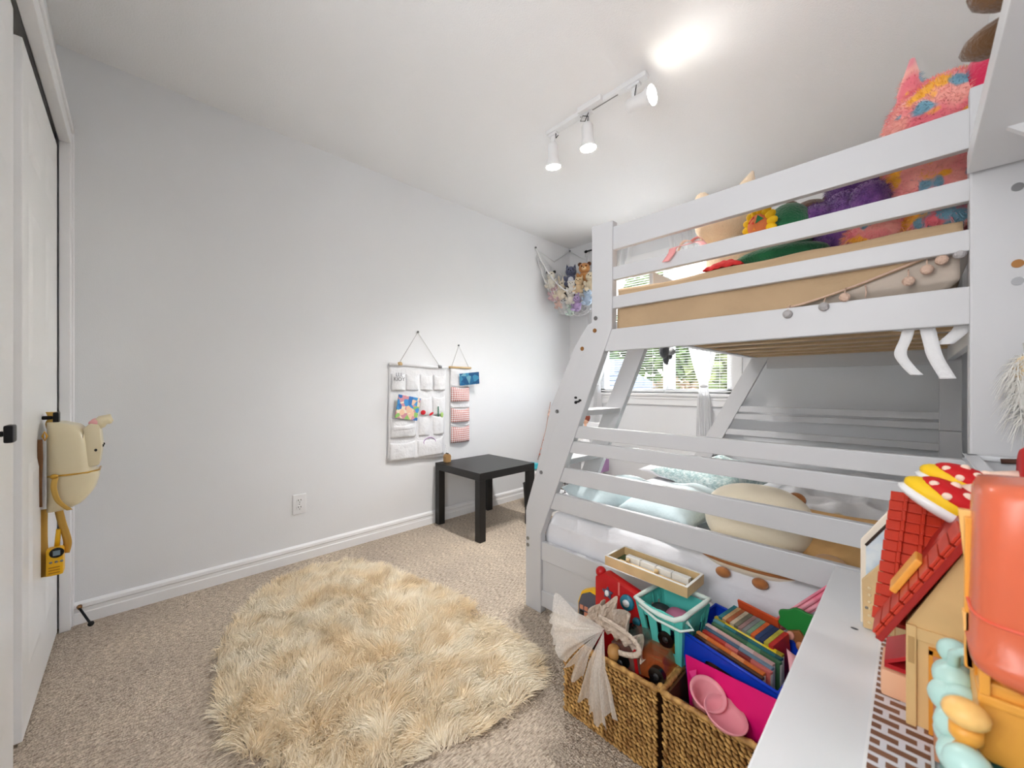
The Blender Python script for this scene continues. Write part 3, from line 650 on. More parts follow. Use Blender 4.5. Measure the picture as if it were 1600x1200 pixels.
for i, (x, z) in enumerate(((-.243, 1.213), (-.164, 1.222), (-.122, 1.24), (-.085, 1.25), (-.008, 1.262), (.022, 1.283), (.045, 1.30), (.072, 1.308))):
    if i == 3: MB().tube([(x, 1.333, z+.02), (x+.002, 1.33, z), (x, 1.333, z-.012)], .0015, 5).build('fringe_cord', PP, bl); continue
    yy = 1.300 if i < 3 else 1.318
    MB().ell((x, yy, z), .0115, 14, 10).build('pompom', PG if i in (0, 1, 7) else PP, bl)
    MB().tube([(x, yy, z+.01), (x, 1.32, z+.022), (x, 1.333, z+.03)], .0015, 5).build('fringe_cord', PP, bl)
MB().tube([(.07-.32*t, 1.331, hem(.07-.32*t)+.004) for t in [k/30 for k in range(31)]], .0028, 6).build('hem_braid', PP, bl)
# ribbons tied to the slats near the right post
RIB = mat('white_ribbon', (246, 246, 247), .8, bump=.2, bs=120)
rb = thing('ribbon_tie', 'white fabric ribbon bow tied around the bed rail', 'ribbon', (.03, 1.36, 1.2))
def strip(pts, w_, wy=0, n=24):
    pts = [Vector(p) for p in pts]
    def at(t):
        q = t*(len(pts)-1); return cr(pts, t)
    return MB().grid(lambda a, b: at(b)+Vector(((a-.5)*w_, wy*(a-.5), 0)), 4, n)
strip([(-.005, 1.345, 1.17), (-.012, 1.34, 1.13), (-.022, 1.342, 1.092), (-.008, 1.343, 1.06), (.006, 1.344, 1.04)], .022).build('ribbon_end', RIB, rb, thick=.001)
strip([(.02, 1.345, 1.17), (.028, 1.338, 1.12), (.036, 1.34, 1.08), (.056, 1.343, 1.03)], .026).build('ribbon_end', RIB, rb, thick=.001)
MB().grid(lambda a, b: (-.1+.18*a, 1.345+.02*b, 1.19-.03*math.sin(PI*a)*(b*.9+.1)-.012*b), 20, 8).build('ribbon_loop', RIB, rb, thick=.001)
strip([(.085, 1.345, 1.165), (.075, 1.35, 1.14), (.05, 1.352, 1.11)], .03).build('ribbon_loop', RIB, rb, thick=.001)

# ------------------------------------------------------------------ cushions on the lower bunk
def cushion(name, label, c, size, rz, rx, ry, m, cat='pillow', seed=0, wr=.02, pw=2.6):
    M = xf(c, rx, ry, rz); return tag(MB(M).cushion(*size, n=22, wr=wr, seed=seed, pw=pw).build(name, m), label, cat)
BLUEP = mat('pale_blue_velour', (222, 240, 244), .9, bump=.3, bs=50, var=.05, sheen=.4)
SEQ = mat('sequin_fabric', (226, 238, 236), .45, bump=1.0, bs=130, col2=(170, 200, 200), vs=60)
cushion('pillow', 'pale blue cushion nearest the slanted bed post on the lower bunk', (-.93, 1.56, .535), (.3, .42, .13), -.5, .0, .0, BLUEP, seed=1)
cushion('pillow', 'pale blue cushion in the middle of the lower bunk beside the round plush', (-.66, 1.58, .535), (.29, .4, .13), -.15, .05, 0, BLUEP, seed=5)
cushion('pillow', 'shimmering pale aqua sequined pillow behind the blue cushions', (-.74, 2.25, .545), (.44, .52, .14), -.3, 0, 0, SEQ, seed=9, wr=.03)
cushion('pillow', 'plain white pillow beneath the sequined pillow', (-.93, 2.42, .505), (.4, .5, .10), -.2, 0, 0, SHEETW, seed=14, wr=.03)
cushion('cushion', 'caramel brown cushion leaning beside the round plush', (-.135, 1.53, .53), (.24, .2, .12), .1, 1.1, 0, mat('caramel_cloth', (212, 168, 110), .85, bump=.2), 'cushion', 3, pw=3.5)
MB_ = MB()
def bump_cloth(label, x0, x1, y0, y1, z, h_, m, seed, name='duvet', cat='duvet'):
    def fn(a, b):
        e = (math.sin(PI*a)*math.sin(PI*b))**.35
        return (x0+(x1-x0)*a+.02*noise.noise(Vector((b*4, seed, 0))), y0+(y1-y0)*b+.03*noise.noise(Vector((a*4, seed, 2))), z+e*h_*(.7+.6*noise.noise(Vector((a*3+seed, b*5, 0)))+.35*noise.noise(Vector((a*9, b*13+seed, 1)))))
    return tag(MB().grid(fn, 50, 50).build(name, m, thick=.004), label, cat)
bump_cloth('crumpled white duvet bunched at the far right of the lower bunk', -.50, .08, 1.98, 2.98, .462, .09, SHEETW, 4)
bump_cloth('small crumpled cream cloth on the lower bunk behind the caramel cushion', -.30, .06, 1.70, 1.96, .463, .08, mat('cream_cloth', (232, 222, 208), .9, bump=.3, bs=40), 9, 'cloth', 'cloth')
# round plush with brown ears, cream body and brown band
CREAM = mat('cream_plush', (253, 240, 214), .9, sheen=.4, bump=.15, bs=150); BROWN = mat('brown_plush', (176, 112, 60), .9, sheen=.4, bump=.15, bs=150)
pl = thing('round_plush', 'large round cream plush with brown ears and a brown band on the lower bunk', 'plush toy', (-.37, 1.56, .465))
RT = Euler((-.5, 0, .15)).to_matrix()
pc = Vector((-.365, 1.50, .566))
MB().ell(pc, (.156, .125, .112), 32, 20, RT, .85).build('body', CREAM, pl)
MB().ell((-.365, 1.397, .474), (.142, .058, .056), 28, 14, pw=.85).build('lower_body', CREAM, pl)
MB().ell((-.365, 1.397, .456), (.1445, .0605, .012), 28, 10, pw=.85).build('band', BROWN, pl)
for x, y, z in ((-.452, 1.53, .638), (-.262, 1.53, .648)): MB().ell((x, y, z), (.026, .02, .022), 16, 10).build('ear', BROWN, pl)
for x in (-.318, -.42): MB().ell((x, 1.339, .424), (.022, .015, .016), 16, 10).build('foot', BROWN, pl)
ft = tag(MB().ell((-.165, 1.41, .50), (.045, .04, .034), 20, 12).build('plush_ball', BROWN if False else mat('tan_plush', (214, 168, 116), .9, sheen=.3)), 'tan round plush peeking out by the low cabinet on the lower bunk', 'plush toy')
# ------------------------------------------------------------------ plush toys
def plushmat(name, col, col2=None, vs=30): return mat('plush_'+name, col, .95, col2=col2, vs=vs, bump=.5, bs=160, sheen=.4, var=.1)
def plush(label, loc, s, cols, yaw=0, pitch=0, roll=0, ears='round', muzzle=None, earcol=None, group=None, limbs=True, eyes=True, name='plush_toy', belly=None):
    """sitting stuffed animal; faces -y in its own frame, s = height"""
    t = thing(name, label, 'plush toy', loc, group); M = xf(loc, pitch, roll, yaw, s)
    mb = plushmat('%d_%d_%d' % cols, cols); me_ = plushmat('%d_%d_%d' % earcol, earcol) if earcol else mb
    MB(M).ell((0, 0, .3), (.27, .24, .31), 18, 12).build('body', mb, t)
    hd = MB(M).ell((0, -.03, .74), (.25, .23, .235), 18, 12).build('head', mb, t)
    if belly: MB(M).ell((0, -.1, .3), (.18, .17, .21), 14, 10).build('belly', plushmat('%d_%d_%d' % belly, belly), t)
    mz = plushmat('%d_%d_%d' % muzzle, muzzle) if muzzle else mb
    MB(M).ell((0, -.22, .68), (.11, .09, .085), 14, 8).build('muzzle', mz, hd)
    MB(M).ell((0, -.305, .71), (.03, .02, .022), 10, 6).build('nose', EYE, hd)
    if eyes:
        for sx in (-1, 1): MB(M).ell((.095*sx, -.235, .79), .03, 10, 6).build('eye', EYE, hd)
    for sx in (-1, 1):
        if ears == 'round': MB(M).ell((.2*sx, 0, .93), (.095, .05, .095), 12, 8).build('ear', me_, hd)
        elif ears == 'long': MB(M).ell((.1*sx, .02, 1.12), (.06, .035, .22), 12, 8, Euler((0, .2*sx, 0)).to_matrix()).build('ear', me_, hd)
        elif ears == 'point': MB(M).tube([(.15*sx, 0, .88), (.19*sx, 0, 1.08)], [.085, .01], 10).build('ear', me_, hd)
        elif ears == 'flop': MB(M).ell((.24*sx, 0, .72), (.05, .08, .16), 12, 8).build('ear', me_, hd)
        if limbs:
            MB(M).ell((.27*sx, -.1, .42), (.08, .1, .17), 12, 8, Euler((-.7, .4*sx, 0)).to_matrix()).build('arm', mb, t)
            MB(M).ell((.19*sx, -.28, .1), (.1, .2, .1), 12, 8, Euler((0, 0, .3*sx)).to_matrix()).build('leg', mb, t)
    return t
# --- upper bunk: big furry multicolour plush
def spots_material():
    m, t, b, L = bare('rainbow_fur'); tc = t.nodes.new('ShaderNodeTexCoord')
    def nz(sc, off, det=1):
        mp = t.nodes.new('ShaderNodeMapping'); mp.inputs['Location'].default_value = off; L(tc.outputs['Object'], mp.inputs[0])
        n = t.nodes.new('ShaderNodeTexNoise'); n.inputs['Scale'].default_value = sc; n.inputs['Detail'].default_value = det; L(mp.outputs[0], n.inputs['Vector']); return n
    base = t.nodes.new('ShaderNodeValToRGB'); e = base.color_ramp.elements; e[0].position = .4; e[0].color = lin((252, 176, 164)); e[1].position = .6; e[1].color = lin((238, 120, 134)); L(nz(14, (0, 0, 0)).outputs['Fac'], base.inputs[0])
    cur = base.outputs[0]
    for off, col, th in (((3, 1, 2), (252, 186, 50), .565), ((7, 5, 1), (120, 170, 192), .60)):
        r = t.nodes.new('ShaderNodeValToRGB'); r.color_ramp.elements[0].position = th; r.color_ramp.elements[1].position = th+.04
        r.color_ramp.elements[0].color = (0, 0, 0, 1); r.color_ramp.elements[1].color = (1, 1, 1, 1); L(nz(17, off).outputs['Fac'], r.inputs[0])
        mx = t.nodes.new('ShaderNodeMix'); mx.data_type = 'RGBA'; L(r.outputs[0], mx.inputs['Factor']); L(cur, mx.inputs['A']); mx.inputs['B'].default_value = lin(col); cur = mx.outputs['Result']
    L(cur, b.inputs['Base Color']); b.inputs['Roughness'].default_value = .9; b.inputs['Sheen Weight'].default_value = .4; return m
RBW = spots_material()
pk = thing('furry_plush', 'big furry pink plush toy with yellow and blue spots on the upper bunk', 'plush toy', (.03, 1.62, 1.395))
bd = [((.035, 1.66, 1.59), (.125, .17, .2)), ((.055, 1.58, 1.735), (.115, .13, .105))]
for c_, r_ in bd: pass
MB().ell(bd[0][0], bd[0][1], 24, 16).build('body', RBW, pk); hdp = MB().ell(bd[1][0], bd[1][1], 24, 16).build('head', RBW, pk)
ear = MB().tube([(.0, 1.6, 1.79), (-.006, 1.6, 1.86), (-.002, 1.6, 1.95)], [.036, .028, .006], 12).build('ear', RBW, hdp)
ear2 = MB().tube([(.13, 1.68, 1.76), (.145, 1.68, 1.80), (.15, 1.68, 1.84)], [.04, .028, .006], 12).build('ear', RBW, hdp)
MB().ell((.12, 1.50, 1.755), (.04, .05, .075), 14, 10).build('mane', plushmat('magenta', (214, 40, 84)), hdp)
MB().ell((-.07, 1.48, 1.43), (.07, .09, .04), 14, 10).build('foot', RBW, pk); MB().ell((.05, 1.46, 1.43), (.07, .09, .04), 14, 10).build('foot', RBW, pk)
P_, N_ = sphere_pts(bd+[((-.004, 1.6, 1.85), (.024, .024, .06)), ((-.07, 1.48, 1.43), (.07, .09, .04)), ((.05, 1.46, 1.43), (.07, .09, .04))], 26000, 2)
fur('fur', RBW, pk, P_, N_, .014, .0009, droop=.2, jit=.45)
# purple plush
PUR = plushmat('purple', (132, 84, 158), (96, 56, 128), 40)
pp = thing('furry_plush', 'purple furry plush toy leaning against the big spotted one', 'plush toy', (-.14, 1.58, 1.395))
bp_ = [((-.14, 1.6, 1.51), (.095, .1, .115)), ((-.125, 1.62, 1.65), (.075, .08, .085)), ((-.215, 1.545, 1.535), (.05, .05, .05)), ((-.09, 1.54, 1.55), (.05, .06, .06))]
for i, (c_, r_) in enumerate(bp_): MB().ell(c_, r_, 18, 12).build(('body', 'head', 'arm', 'arm')[i], PUR, pp)
MB().tube([(-.175, 1.62, 1.71), (-.19, 1.62, 1.76)], [.03, .008], 10).build('ear', PUR, pp); MB().tube([(-.085, 1.62, 1.715), (-.075, 1.62, 1.76)], [.03, .008], 10).build('ear', PUR, pp)
P_, N_ = sphere_pts(bp_, 9000, 4); fur('fur', PUR, pp, P_, N_, .011, .0008, droop=.2, jit=.45)
# brown plush between green and purple
plush('dark brown plush behind the green doll and the purple plush on the upper bunk', (-.255, 1.72, 1.395), .28, (92, 56, 30), muzzle=(200, 150, 60), yaw=.3)
# green doll with sunflower ruff
GR = plushmat('green', (34, 118, 74), (24, 92, 58), 12); YEL = mat('yellow_ruff', (246, 196, 24), .8, bump=.3, bs=60)
gd = thing('flower_doll', 'green soft doll with a yellow flower ruff around its patchwork face', 'doll', (-.3, 1.5, 1.395))
MB().ell((-.285, 1.535, 1.52), (.072, .075, .088), 20, 14).build('body', GR, gd); MB().ell((-.30, 1.47, 1.425), (.13, .07, .032), 20, 10).build('skirt', GR, gd)
fc = Vector((-.352, 1.452, 1.535)); fd = Vector((-.45, -.9, -.1)).normalized(); FR = fd.to_track_quat('Z', 'Y').to_matrix()
for k in range(14):
    a = 2*PI*k/14; MB().ell(fc+FR @ Vector((.043*math.cos(a), .043*math.sin(a), -.008)), (.019, .013, .013), 10, 8, FR @ Euler((0, 0, a)).to_matrix()).build('petal', YEL, gd)
MB().lathe([(0, .012), (.02, .011), (.034, .004), (.038, -.006), (0, -.01)], fc, 20, FR).build('face', mat('patch_orange', (214, 118, 66), .8), gd)
for a0, cc in ((2.2, (206, 40, 30)), (.8, (40, 130, 76)), (4.4, (230, 150, 60))):
    MB().add([fc+FR @ Vector((.006*math.cos(a0), .006*math.sin(a0), .0135)), fc+FR @ Vector((.031*math.cos(a0-.45), .031*math.sin(a0-.45), .008)), fc+FR @ Vector((.031*math.cos(a0+.45), .031*math.sin(a0+.45), .008))], [(0, 1, 2)]).build('face_patch', mat('patch_%d' % cc[0], cc, .8), gd, thick=.0015, smooth=False)
# cream cat plush with pink bow, backlit
cc = thing('cat_plush', 'cream plush cat with a pointed ear and a pink bow on the upper bunk', 'plush toy', (-.5, 1.66, 1.395))
CRM = plushmat('cream', (248, 226, 196), (240, 212, 176), 8)
MB().ell((-.49, 1.70, 1.50), (.10, .12, .12), 20, 14).build('body', CRM, cc); hc = MB().ell((-.505, 1.66, 1.665), (.118, .10, .108), 22, 14).build('head', CRM, cc)
for x0, x1 in ((-.45, -.418), (-.58, -.62)): MB().tube([(x0, 1.66, 1.725), ((x0+x1)/2, 1.66, 1.775), (x1, 1.66 if x0 > -.5 else 1.72, 1.818 if x0 > -.5 else 1.79)], [.042, .028, .004], 10).build('ear', CRM, hc)
BOW = mat('pink_satin', (240, 158, 156), .5, sheen=.3); bw = thing('bow_ribbon', 'pink and white satin bow with a tail over the guard rail', 'ribbon', (-.53, 1.36, 1.53))
c0 = Vector((-.545, 1.41, 1.525))
for sx, k in ((-1, 1), (1, 1)):
    MB().grid(lambda a, b: c0+Vector((sx*(.05*math.sin(PI*b)), -.01+.02*a, .028*math.cos(2*PI*b)*(math.sin(PI*b)))), 3, 20).build('loop', BOW if sx > 0 else mat('white_satin', (250, 236, 228), .5), bw, thick=.001)
strip([(-.54, 1.41, 1.52), (-.55, 1.36, 1.50), (-.56, 1.3, 1.478), (-.565, 1.294, 1.46), (-.585, 1.292, 1.435)], .022, .006).build('tail', BOW, bw, thick=.001)
strip([(-.53, 1.41, 1.52), (-.5, 1.38, 1.50), (-.48, 1.36, 1.475)], .022).build('tail', BOW, bw, thick=.001)
rc = MB().grid(lambda a, b: (-.50+.12*a, 1.385+.1*b, 1.405+.03*math.sin(PI*a)**.5*math.sin(PI*b)**.5+.008*noise.noise(Vector((a*7, b*7, 0)))), 20, 12)
tag(rc.build('red_cloth', mat('red_lace', (222, 50, 50), .8, bump=.6, bs=90), thick=.004), 'small crumpled red lace cloth on the tan blanket under the cream cat', 'cloth')
cushion('pillow', 'sunlit white pillow at the far left of the upper bunk', (-.66, 2.1, 1.46), (.24, .4, .1), 0, 0, 0, SHEETW, seed=31)

# hanging grey toy at the ladder side of the upper rail
gt = thing('hanging_plush', 'small grey fabric toy hanging from the upper bunk rail in front of the window', 'plush toy', (-.83, 1.87, 1.15))
GRYT = plushmat('grey', (96, 98, 104)); LGR = plushmat('light_grey', (170, 172, 172))
MB().ell((-.835, 1.83, 1.185), (.02, .035, .038), 14, 10).ell((-.835, 1.85, 1.15), (.014, .02, .03), 12, 8).build('body', GRYT, gt)
MB().tube([(-.835, 1.845, 1.14), (-.836, 1.862, 1.122), (-.836, 1.872, 1.125)], [.008, .005, .003], 8).build('tail', GRYT, gt)
MB().ell((-.835, 1.915, 1.185), .018, 14, 10).build('ball', LGR, gt); MB().ell((-.835, 1.89, 1.16), (.012, .014, .014), 12, 8).build('ball', GRYT, gt)
MB().cyl((-.835, 1.88, 1.19), (-.82, 1.88, 1.25), .002, n=6).build('cord', CORD, gt)

# ------------------------------------------------------------------ toy net in the corner
NET = mat('white_net', (245, 245, 246), .8)
A_, C_, Bc = Vector((-2.478, 2.716, 2.317)), Vector((-1.93, 3.24, 2.27)), Vector((-2.478, 3.238, 2.41))
nt_ = thing('toy_net', 'white corner toy hammock net full of plush toys', 'toy net', (-2.3, 3.0, 1.72))
RP = [A_, Vector((-2.44, 2.765, 2.19)), Vector((-2.385, 2.83, 2.05)), Vector((-2.29, 2.915, 1.925)), Vector((-2.17, 2.995, 1.88)), Vector((-2.06, 3.07, 1.895)), Vector((-1.98, 3.16, 2.04)), C_]
MB().tube([cr(RP, k/40) for k in range(41)], .007, 8).build('rim_rope', NET, nt_)
MB().tube([A_, A_.lerp(Bc, .5)+Vector((.01, 0, -.12)), Bc], .004, 6).build('edge_cord', NET, nt_)
MB().tube([Bc, Bc.lerp(C_, .5)+Vector((0, -.01, -.12)), C_], .004, 6).build('edge_cord', NET, nt_)
for p in (A_, Bc, C_): MB().ell(p+Vector((.004, -.004, .004)), .01, 10, 8).build('hook', CHROME, nt_)
def netp(t, s):
    r = cr(RP, t); base = Vector((-2.47+.54*t*.98, 3.235 if t > .5 else 2.76+.475*t/.5, 2.3)); base = A_.lerp(Bc, t*2) if t < .5 else Bc.lerp(C_, t*2-1)
    base = base+Vector((0, 0, -.25*math.sin(PI*t)))
    p = r.lerp(base, s); k = math.sin(PI*t)**.7
    p.z -= (.30*math.sin(PI*min(1, s*1.15))**.8)*k+.0
    if s < .5: p += Vector((.35, -.9, 0)).normalized()*(-.01+.035*math.sin(PI*s*2))*k
    p.x = max(p.x, -2.478); p.y = min(p.y, 3.242); return p
nm = MB()
for k in range(-14, 30):
    for sg in (1, -1):
        pts = []
        for j in range(25):
            s_ = j/24; t_ = k/16+sg*s_*.55
            if 0.03 <= t_ <= .97: pts.append(netp(t_, s_*.97))
        if len(pts) > 2: nm.tube(pts, .0019, 4, cap=False)
nm.build('netting', NET, nt_, merge=False)['kind'] = 'stuff'
NG = 'plush toys in the corner net'
def nz_(lab, p, s, c_, **k): plush(lab, (p[0], p[1], p[2]-.02), s*1.32, c_, group=NG, **k)
nz_('white plush with black ears and patches at the left edge of the net', (-2.415, 2.86, 1.965), .13, (236, 230, 216), ears='round', earcol=(26, 26, 28), yaw=.5, muzzle=(240, 236, 226))
nz_('rose pink plush low at the left side of the net', (-2.405, 2.895, 1.85), .13, (222, 186, 192), ears='round', yaw=.6)
nz_('long cream bunny plush leaning over the rim of the net', (-2.345, 2.915, 1.85), .15, (236, 222, 200), ears='long', yaw=.5, pitch=-.2)
nz_('dark brown plush tucked under the rim rope of the net', (-2.29, 2.985, 1.90), .11, (54, 40, 32), ears='flop', yaw=.5)
nz_('blue-grey plush with a white patch standing up in the net', (-2.305, 3.03, 1.985), .16, (92, 98, 128), ears='point', belly=(226, 230, 238), yaw=.6)
nz_('orange-brown monkey plush at the top of the net', (-2.19, 3.09, 2.0), .165, (206, 142, 78), ears='round', earcol=(110, 66, 38), muzzle=(236, 200, 150), yaw=.5)
nz_('cream dog plush with a tan ear at the right of the net', (-2.085, 3.045, 1.91), .145, (236, 220, 190), ears='flop', earcol=(206, 160, 110), yaw=.5)
nz_('small tan giraffe plush in the middle of the net', (-2.19, 3.005, 1.90), .125, (232, 204, 164), ears='point', yaw=.4)
nz_('white bear plush in the middle of the net behind the rim', (-2.25, 2.965, 1.895), .105, (240, 236, 230), ears='round', yaw=.5)
nz_('pale blue plush showing through the mesh at the right of the net', (-2.105, 3.02, 1.785), .12, (186, 206, 230), ears='round', yaw=.4)
nz_('lilac plush at the bottom of the net', (-2.195, 2.975, 1.735), .115, (190, 164, 210), ears='long', yaw=.4)
nz_('white and grey striped plush at the bottom left of the net', (-2.325, 2.945, 1.72), .12, (222, 222, 222), ears='round', earcol=(80, 84, 90), yaw=.5)
nz_('pale mint plush at the very bottom of the net', (-2.265, 2.965, 1.70), .10, (206, 222, 212), ears='flop', yaw=.5)
nz_('peach plush showing through the mesh in the middle of the net', (-2.36, 2.92, 1.77), .10, (232, 200, 190), ears='round', yaw=.5)
nz_('cream and black spotted plush in the centre of the mesh', (-2.25, 2.955, 1.80), .11, (236, 230, 220), ears='flop', earcol=(30, 30, 32), yaw=.5)

# ------------------------------------------------------------------ play corner behind the ladder
PWH = mat('toy_white', (244, 244, 246), .4); LIL = mat('lilac_plastic', (176, 136, 186), .45)
va = thing('play_vanity', 'small white toy vanity with a scalloped top behind the bed ladder', 'toy furniture', (-2.05, 2.68, 0))
B(-2.28, -1.79, 2.62, 2.9, .46, .485).build('top', PWH, va, smooth=False, bevel=.004)
MB().prism([(-2.28, .46)]+[(-2.28+.49*k/28, .425-.014*abs(math.sin(k*PI/4))) for k in range(29)]+[(-1.79, .46)], 'y', 2.612, 2.62).build('scalloped_apron', PWH, va, smooth=False)
for x in (-2.28, -1.90):
    for y in (2.63, 2.86): B(x, x+.035, y, y+.035, 0, .46).build('leg', PWH, va, smooth=False, bevel=.003)
B(-2.2, -1.86, 2.87, 2.9, .485, .70).build('back_panel', PWH, va, smooth=False, bevel=.01)
B(-2.28, -1.9, 2.66, 2.86, .2, .22).build('shelf', PWH, va, smooth=False, bevel=.003)
B(-1.87, -1.79, 2.65, 2.88, .30, .40).build('lilac_drawer', LIL, va, smooth=False, bevel=.004)
pu = thing('round_stool', 'lilac round play stool on the carpet behind the bed ladder', 'stool', (-2.03, 2.98, 0))
MB().lathe([(.0, 0), (.14, .0), (.155, .02), (.15, .05), (.12, .062)], (-2.03, 3.0, 0), 28).build('base', LIL, pu); MB().lathe([(.12, .06), (.135, .07), (.13, .095), (0, .1)], (-2.03, 3.0, 0), 28).build('cushion', mat('lilac_dark', (140, 98, 150), .6), pu)
wr_ = thing('wire_basket', 'small black wire basket beside the toy vanity', 'basket', (-2.0, 2.4, .18))
for zz in (.18, .23, .275): MB().tube([(-1.97+.07*x, 2.42+.07*y, zz) for x, y in ((-1, -1), (1, -1), (1, 1), (-1, 1))], .0028, 6, closed=True).build('wire_ring', BLACKM, wr_)
for x, y in ((-1, -1), (-.3, -1), (.35, -1), (1, -1), (1, 0), (1, 1), (-1, 1), (-1, 0)): MB().cyl((-1.97+.07*x, 2.42+.07*y, .18), (-1.97+.07*x, 2.42+.07*y, .28), .0025, n=6).build('upright', BLACKM, wr_)
bx = tag(MB().box(-2.05, -1.89, 2.34, 2.5, 0, .178).build('storage_box', PWH, smooth=False, bevel=.006), 'low white storage box carrying the black wire basket', 'box')
dl = thing('doll', 'small doll with auburn hair and a white dress on the toy vanity', 'doll', (-1.90, 2.7, .485))
MB().lathe([(.05, 0), (.045, .05), (.028, .11), (.022, .15), (.012, .165)], (-1.905, 2.70, .486), 18).build('dress', PWH, dl)
MB().ell((-1.905, 2.70, .735), (.03, .028, .036), 16, 10).build('head', mat('doll_skin', (228, 180, 152), .6), dl)
MB().ell((-1.90, 2.705, .755), (.034, .033, .042), 16, 10).build('hair', mat('auburn', (134, 66, 48), .7), dl)
MB().cyl((-1.905, 2.7, .645), (-1.905, 2.7, .71), .011, n=10).build('neck', MATS['doll_skin'], dl)
plush('white panda plush with black ears on the toy vanity next to the doll', (-2.03, 2.72, .486), .2, (238, 236, 232), ears='round', earcol=(20, 20, 22), yaw=.5)
# bead garland on the wall
gl_ = thing('bead_garland', 'string of wooden and pink beads hanging on the left wall near the table', 'garland', (-2.47, 2.78, .3))
gp = [(-2.478, 2.93, .86), (-2.477, 2.90, .76), (-2.476, 2.86, .60), (-2.475, 2.80, .46), (-2.47, 2.735, .32)]
MB().tube(gp, .0025, 6).build('string', mat('garland_string', (200, 150, 130), .8), gl_)
for k, (p, r_, c_) in enumerate((((-2.46, 2.90, .775), .016, (236, 210, 196)), ((-2.458, 2.895, .74), .022, (232, 196, 180)), ((-2.46, 2.82, .50), .014, (190, 112, 100)), ((-2.46, 2.78, .42), .009, (220, 150, 130)), ((-2.46, 2.755, .37), .011, (190, 112, 100)))):
    MB().ell(p, r_, 14, 10).build('bead', mat('bead_%d' % c_[1], c_, .6), gl_)
# bin of toys beyond the table
tb2 = thing('toy_bucket', 'dark bucket with a teal toy boat standing beyond the black table', 'bucket', (-2.2, 2.38, 0))
MB().lathe([(.07, 0), (.085, .2), (.088, .2), (.08, .195), (.066, .01), (0, .008)], (-2.22, 2.4, 0), 24).build('bucket', mat('dark_plastic', (40, 38, 38), .5), tb2)
tt = thing('toy_boat', 'teal toy boat with a white and navy hull resting on the dark bucket', 'toy', (-2.2, 2.36, .2))
MB().prism([(-2.27, .335), (-2.15, .335), (-2.165, .375), (-2.255, .375)], 'y', 2.33, 2.42).build('deck', mat('teal_plastic', (60, 176, 190), .4), tt, smooth=False, bevel=.006)
MB().ell((-2.205, 2.375, .30), (.055, .045, .04), 18, 10).build('hull', PWH, tt); MB().ell((-2.19, 2.335, .275), (.03, .02, .025), 14, 8).build('wheel', mat('navy', (36, 48, 92), .5), tt)
MB().ell((-2.21, 2.36, .235), (.04, .04, .035), 14, 8).build('keel', mat('pale_wood', (222, 200, 160), .6), tt)

# ------------------------------------------------------------------ backpack, strap and walkie-talkie on the closet door
PEARL = mat('pearl_leather', (236, 222, 186), .32, var=.05, coat=.3); GST = mat('gold_strap', (212, 170, 84), .35, metal=.35)
bp2 = thing('backpack', 'cream pearl children\'s backpack with rabbit ears hanging on the closet door knob', 'backpack', (-2.06, -.15, .6))
prof = [(.592, .03), (.596, .055), (.612, .085), (.65, .112), (.69, .122), (.712, .122), (.72, .108), (.76, .104), (.81, .1), (.855, .094), (.878, .075), (.89, .04)]
def bpf(a, b):
    q = b*(len(prof)-1); i = min(int(q), len(prof)-2); f = q-i; z = prof[i][0]*(1-f)+prof[i+1][0]*f; d = prof[i][1]*(1-f)+prof[i+1][1]*f
    an = 2*PI*a; e = lambda v: math.copysign(abs(v)**.55, v); hw = .085*min(1, .55+d*5)
    return (-2.06+hw*e(math.cos(an)), -.212+d*.5+d*.5*e(math.sin(an))*1.0+.0, z)
MB().grid(bpf, 40, 36, cu=True).add([bpf(k/40, 0) for k in range(40)], [tuple(range(40))]).add([bpf(k/40, 1) for k in range(40)], [tuple(range(40))]).build('body', PEARL, bp2)
fl = MB().prism([(-.128, .73), (-.128, .865), (-.11, .885), (-.088, .88), (-.082, .80), (-.088, .735)], 'x', -2.125, -1.99).build('front_flap', PEARL, bp2, bevel=.008)
MB().prism([(-.132, .735), (-.129, .80), (-.125, .86), (-.133, .80)], 'x', -1.99, -1.985).build('pocket_opening', mat('brown_lining', (92, 66, 40), .8), bp2, smooth=False)
for x in (-2.11, -2.01):
    e_ = MB().tube([(x, -.10, .872), (x, -.085, .885), (x, -.068, .893), (x, -.06, .88)], [.016, .02, .016, .004], 10).build('ear', PEARL, bp2)
    MB().ell((x+.005, -.098, .884), (.014, .018, .012), 12, 8).build('inner_ear', mat('ear_pink', (242, 178, 178), .5), e_)
for x in (-2.09, -2.03): MB().ell((x, -.081, .80), (.005, .003, .005), 8, 6).build('eye', EYE, bp2)
MB().ell((-1.988, -.097, .79), (.003, .004, .005), 8, 6).build('eye', EYE, bp2)
MB().tube([(-1.975, -.205, .716), (-1.972, -.16, .716), (-1.98, -.115, .716), (-2.02, -.09, .716), (-2.1, -.09, .716)], .003, 6).build('zipper', GOLD, bp2)
zp = strip([(-1.968, -.187, .712), (-1.962, -.19, .68), (-1.96, -.18, .635), (-1.96, -.155, .6)], .001, .014).build('zip_pull', GST, bp2, thick=.002)
MB().ell((-1.968, -.19, .716), (.007, .01, .008), 10, 8).build('zip_slider', GOLD, bp2)
strip([(-2.06, -.205, .925), (-2.058, -.2, .905), (-2.055, -.205, .885), (-2.05, -.2, .86)], .005, .026).build('top_loop', GST, bp2, thick=.002)
strip([(-1.975, -.222, .84), (-1.97, -.22, .78), (-1.97, -.222, .70), (-1.975, -.222, .62)], .004, .012).build('shoulder_strap', mat('brown_strap', (120, 78, 40), .5), bp2, thick=.003)
MB().tube([(-1.972, -.215, .85), (-1.968, -.21, .865), (-1.972, -.205, .85), (-1.975, -.21, .835)], .003, 6, closed=True).build('ring', GOLD, bp2)
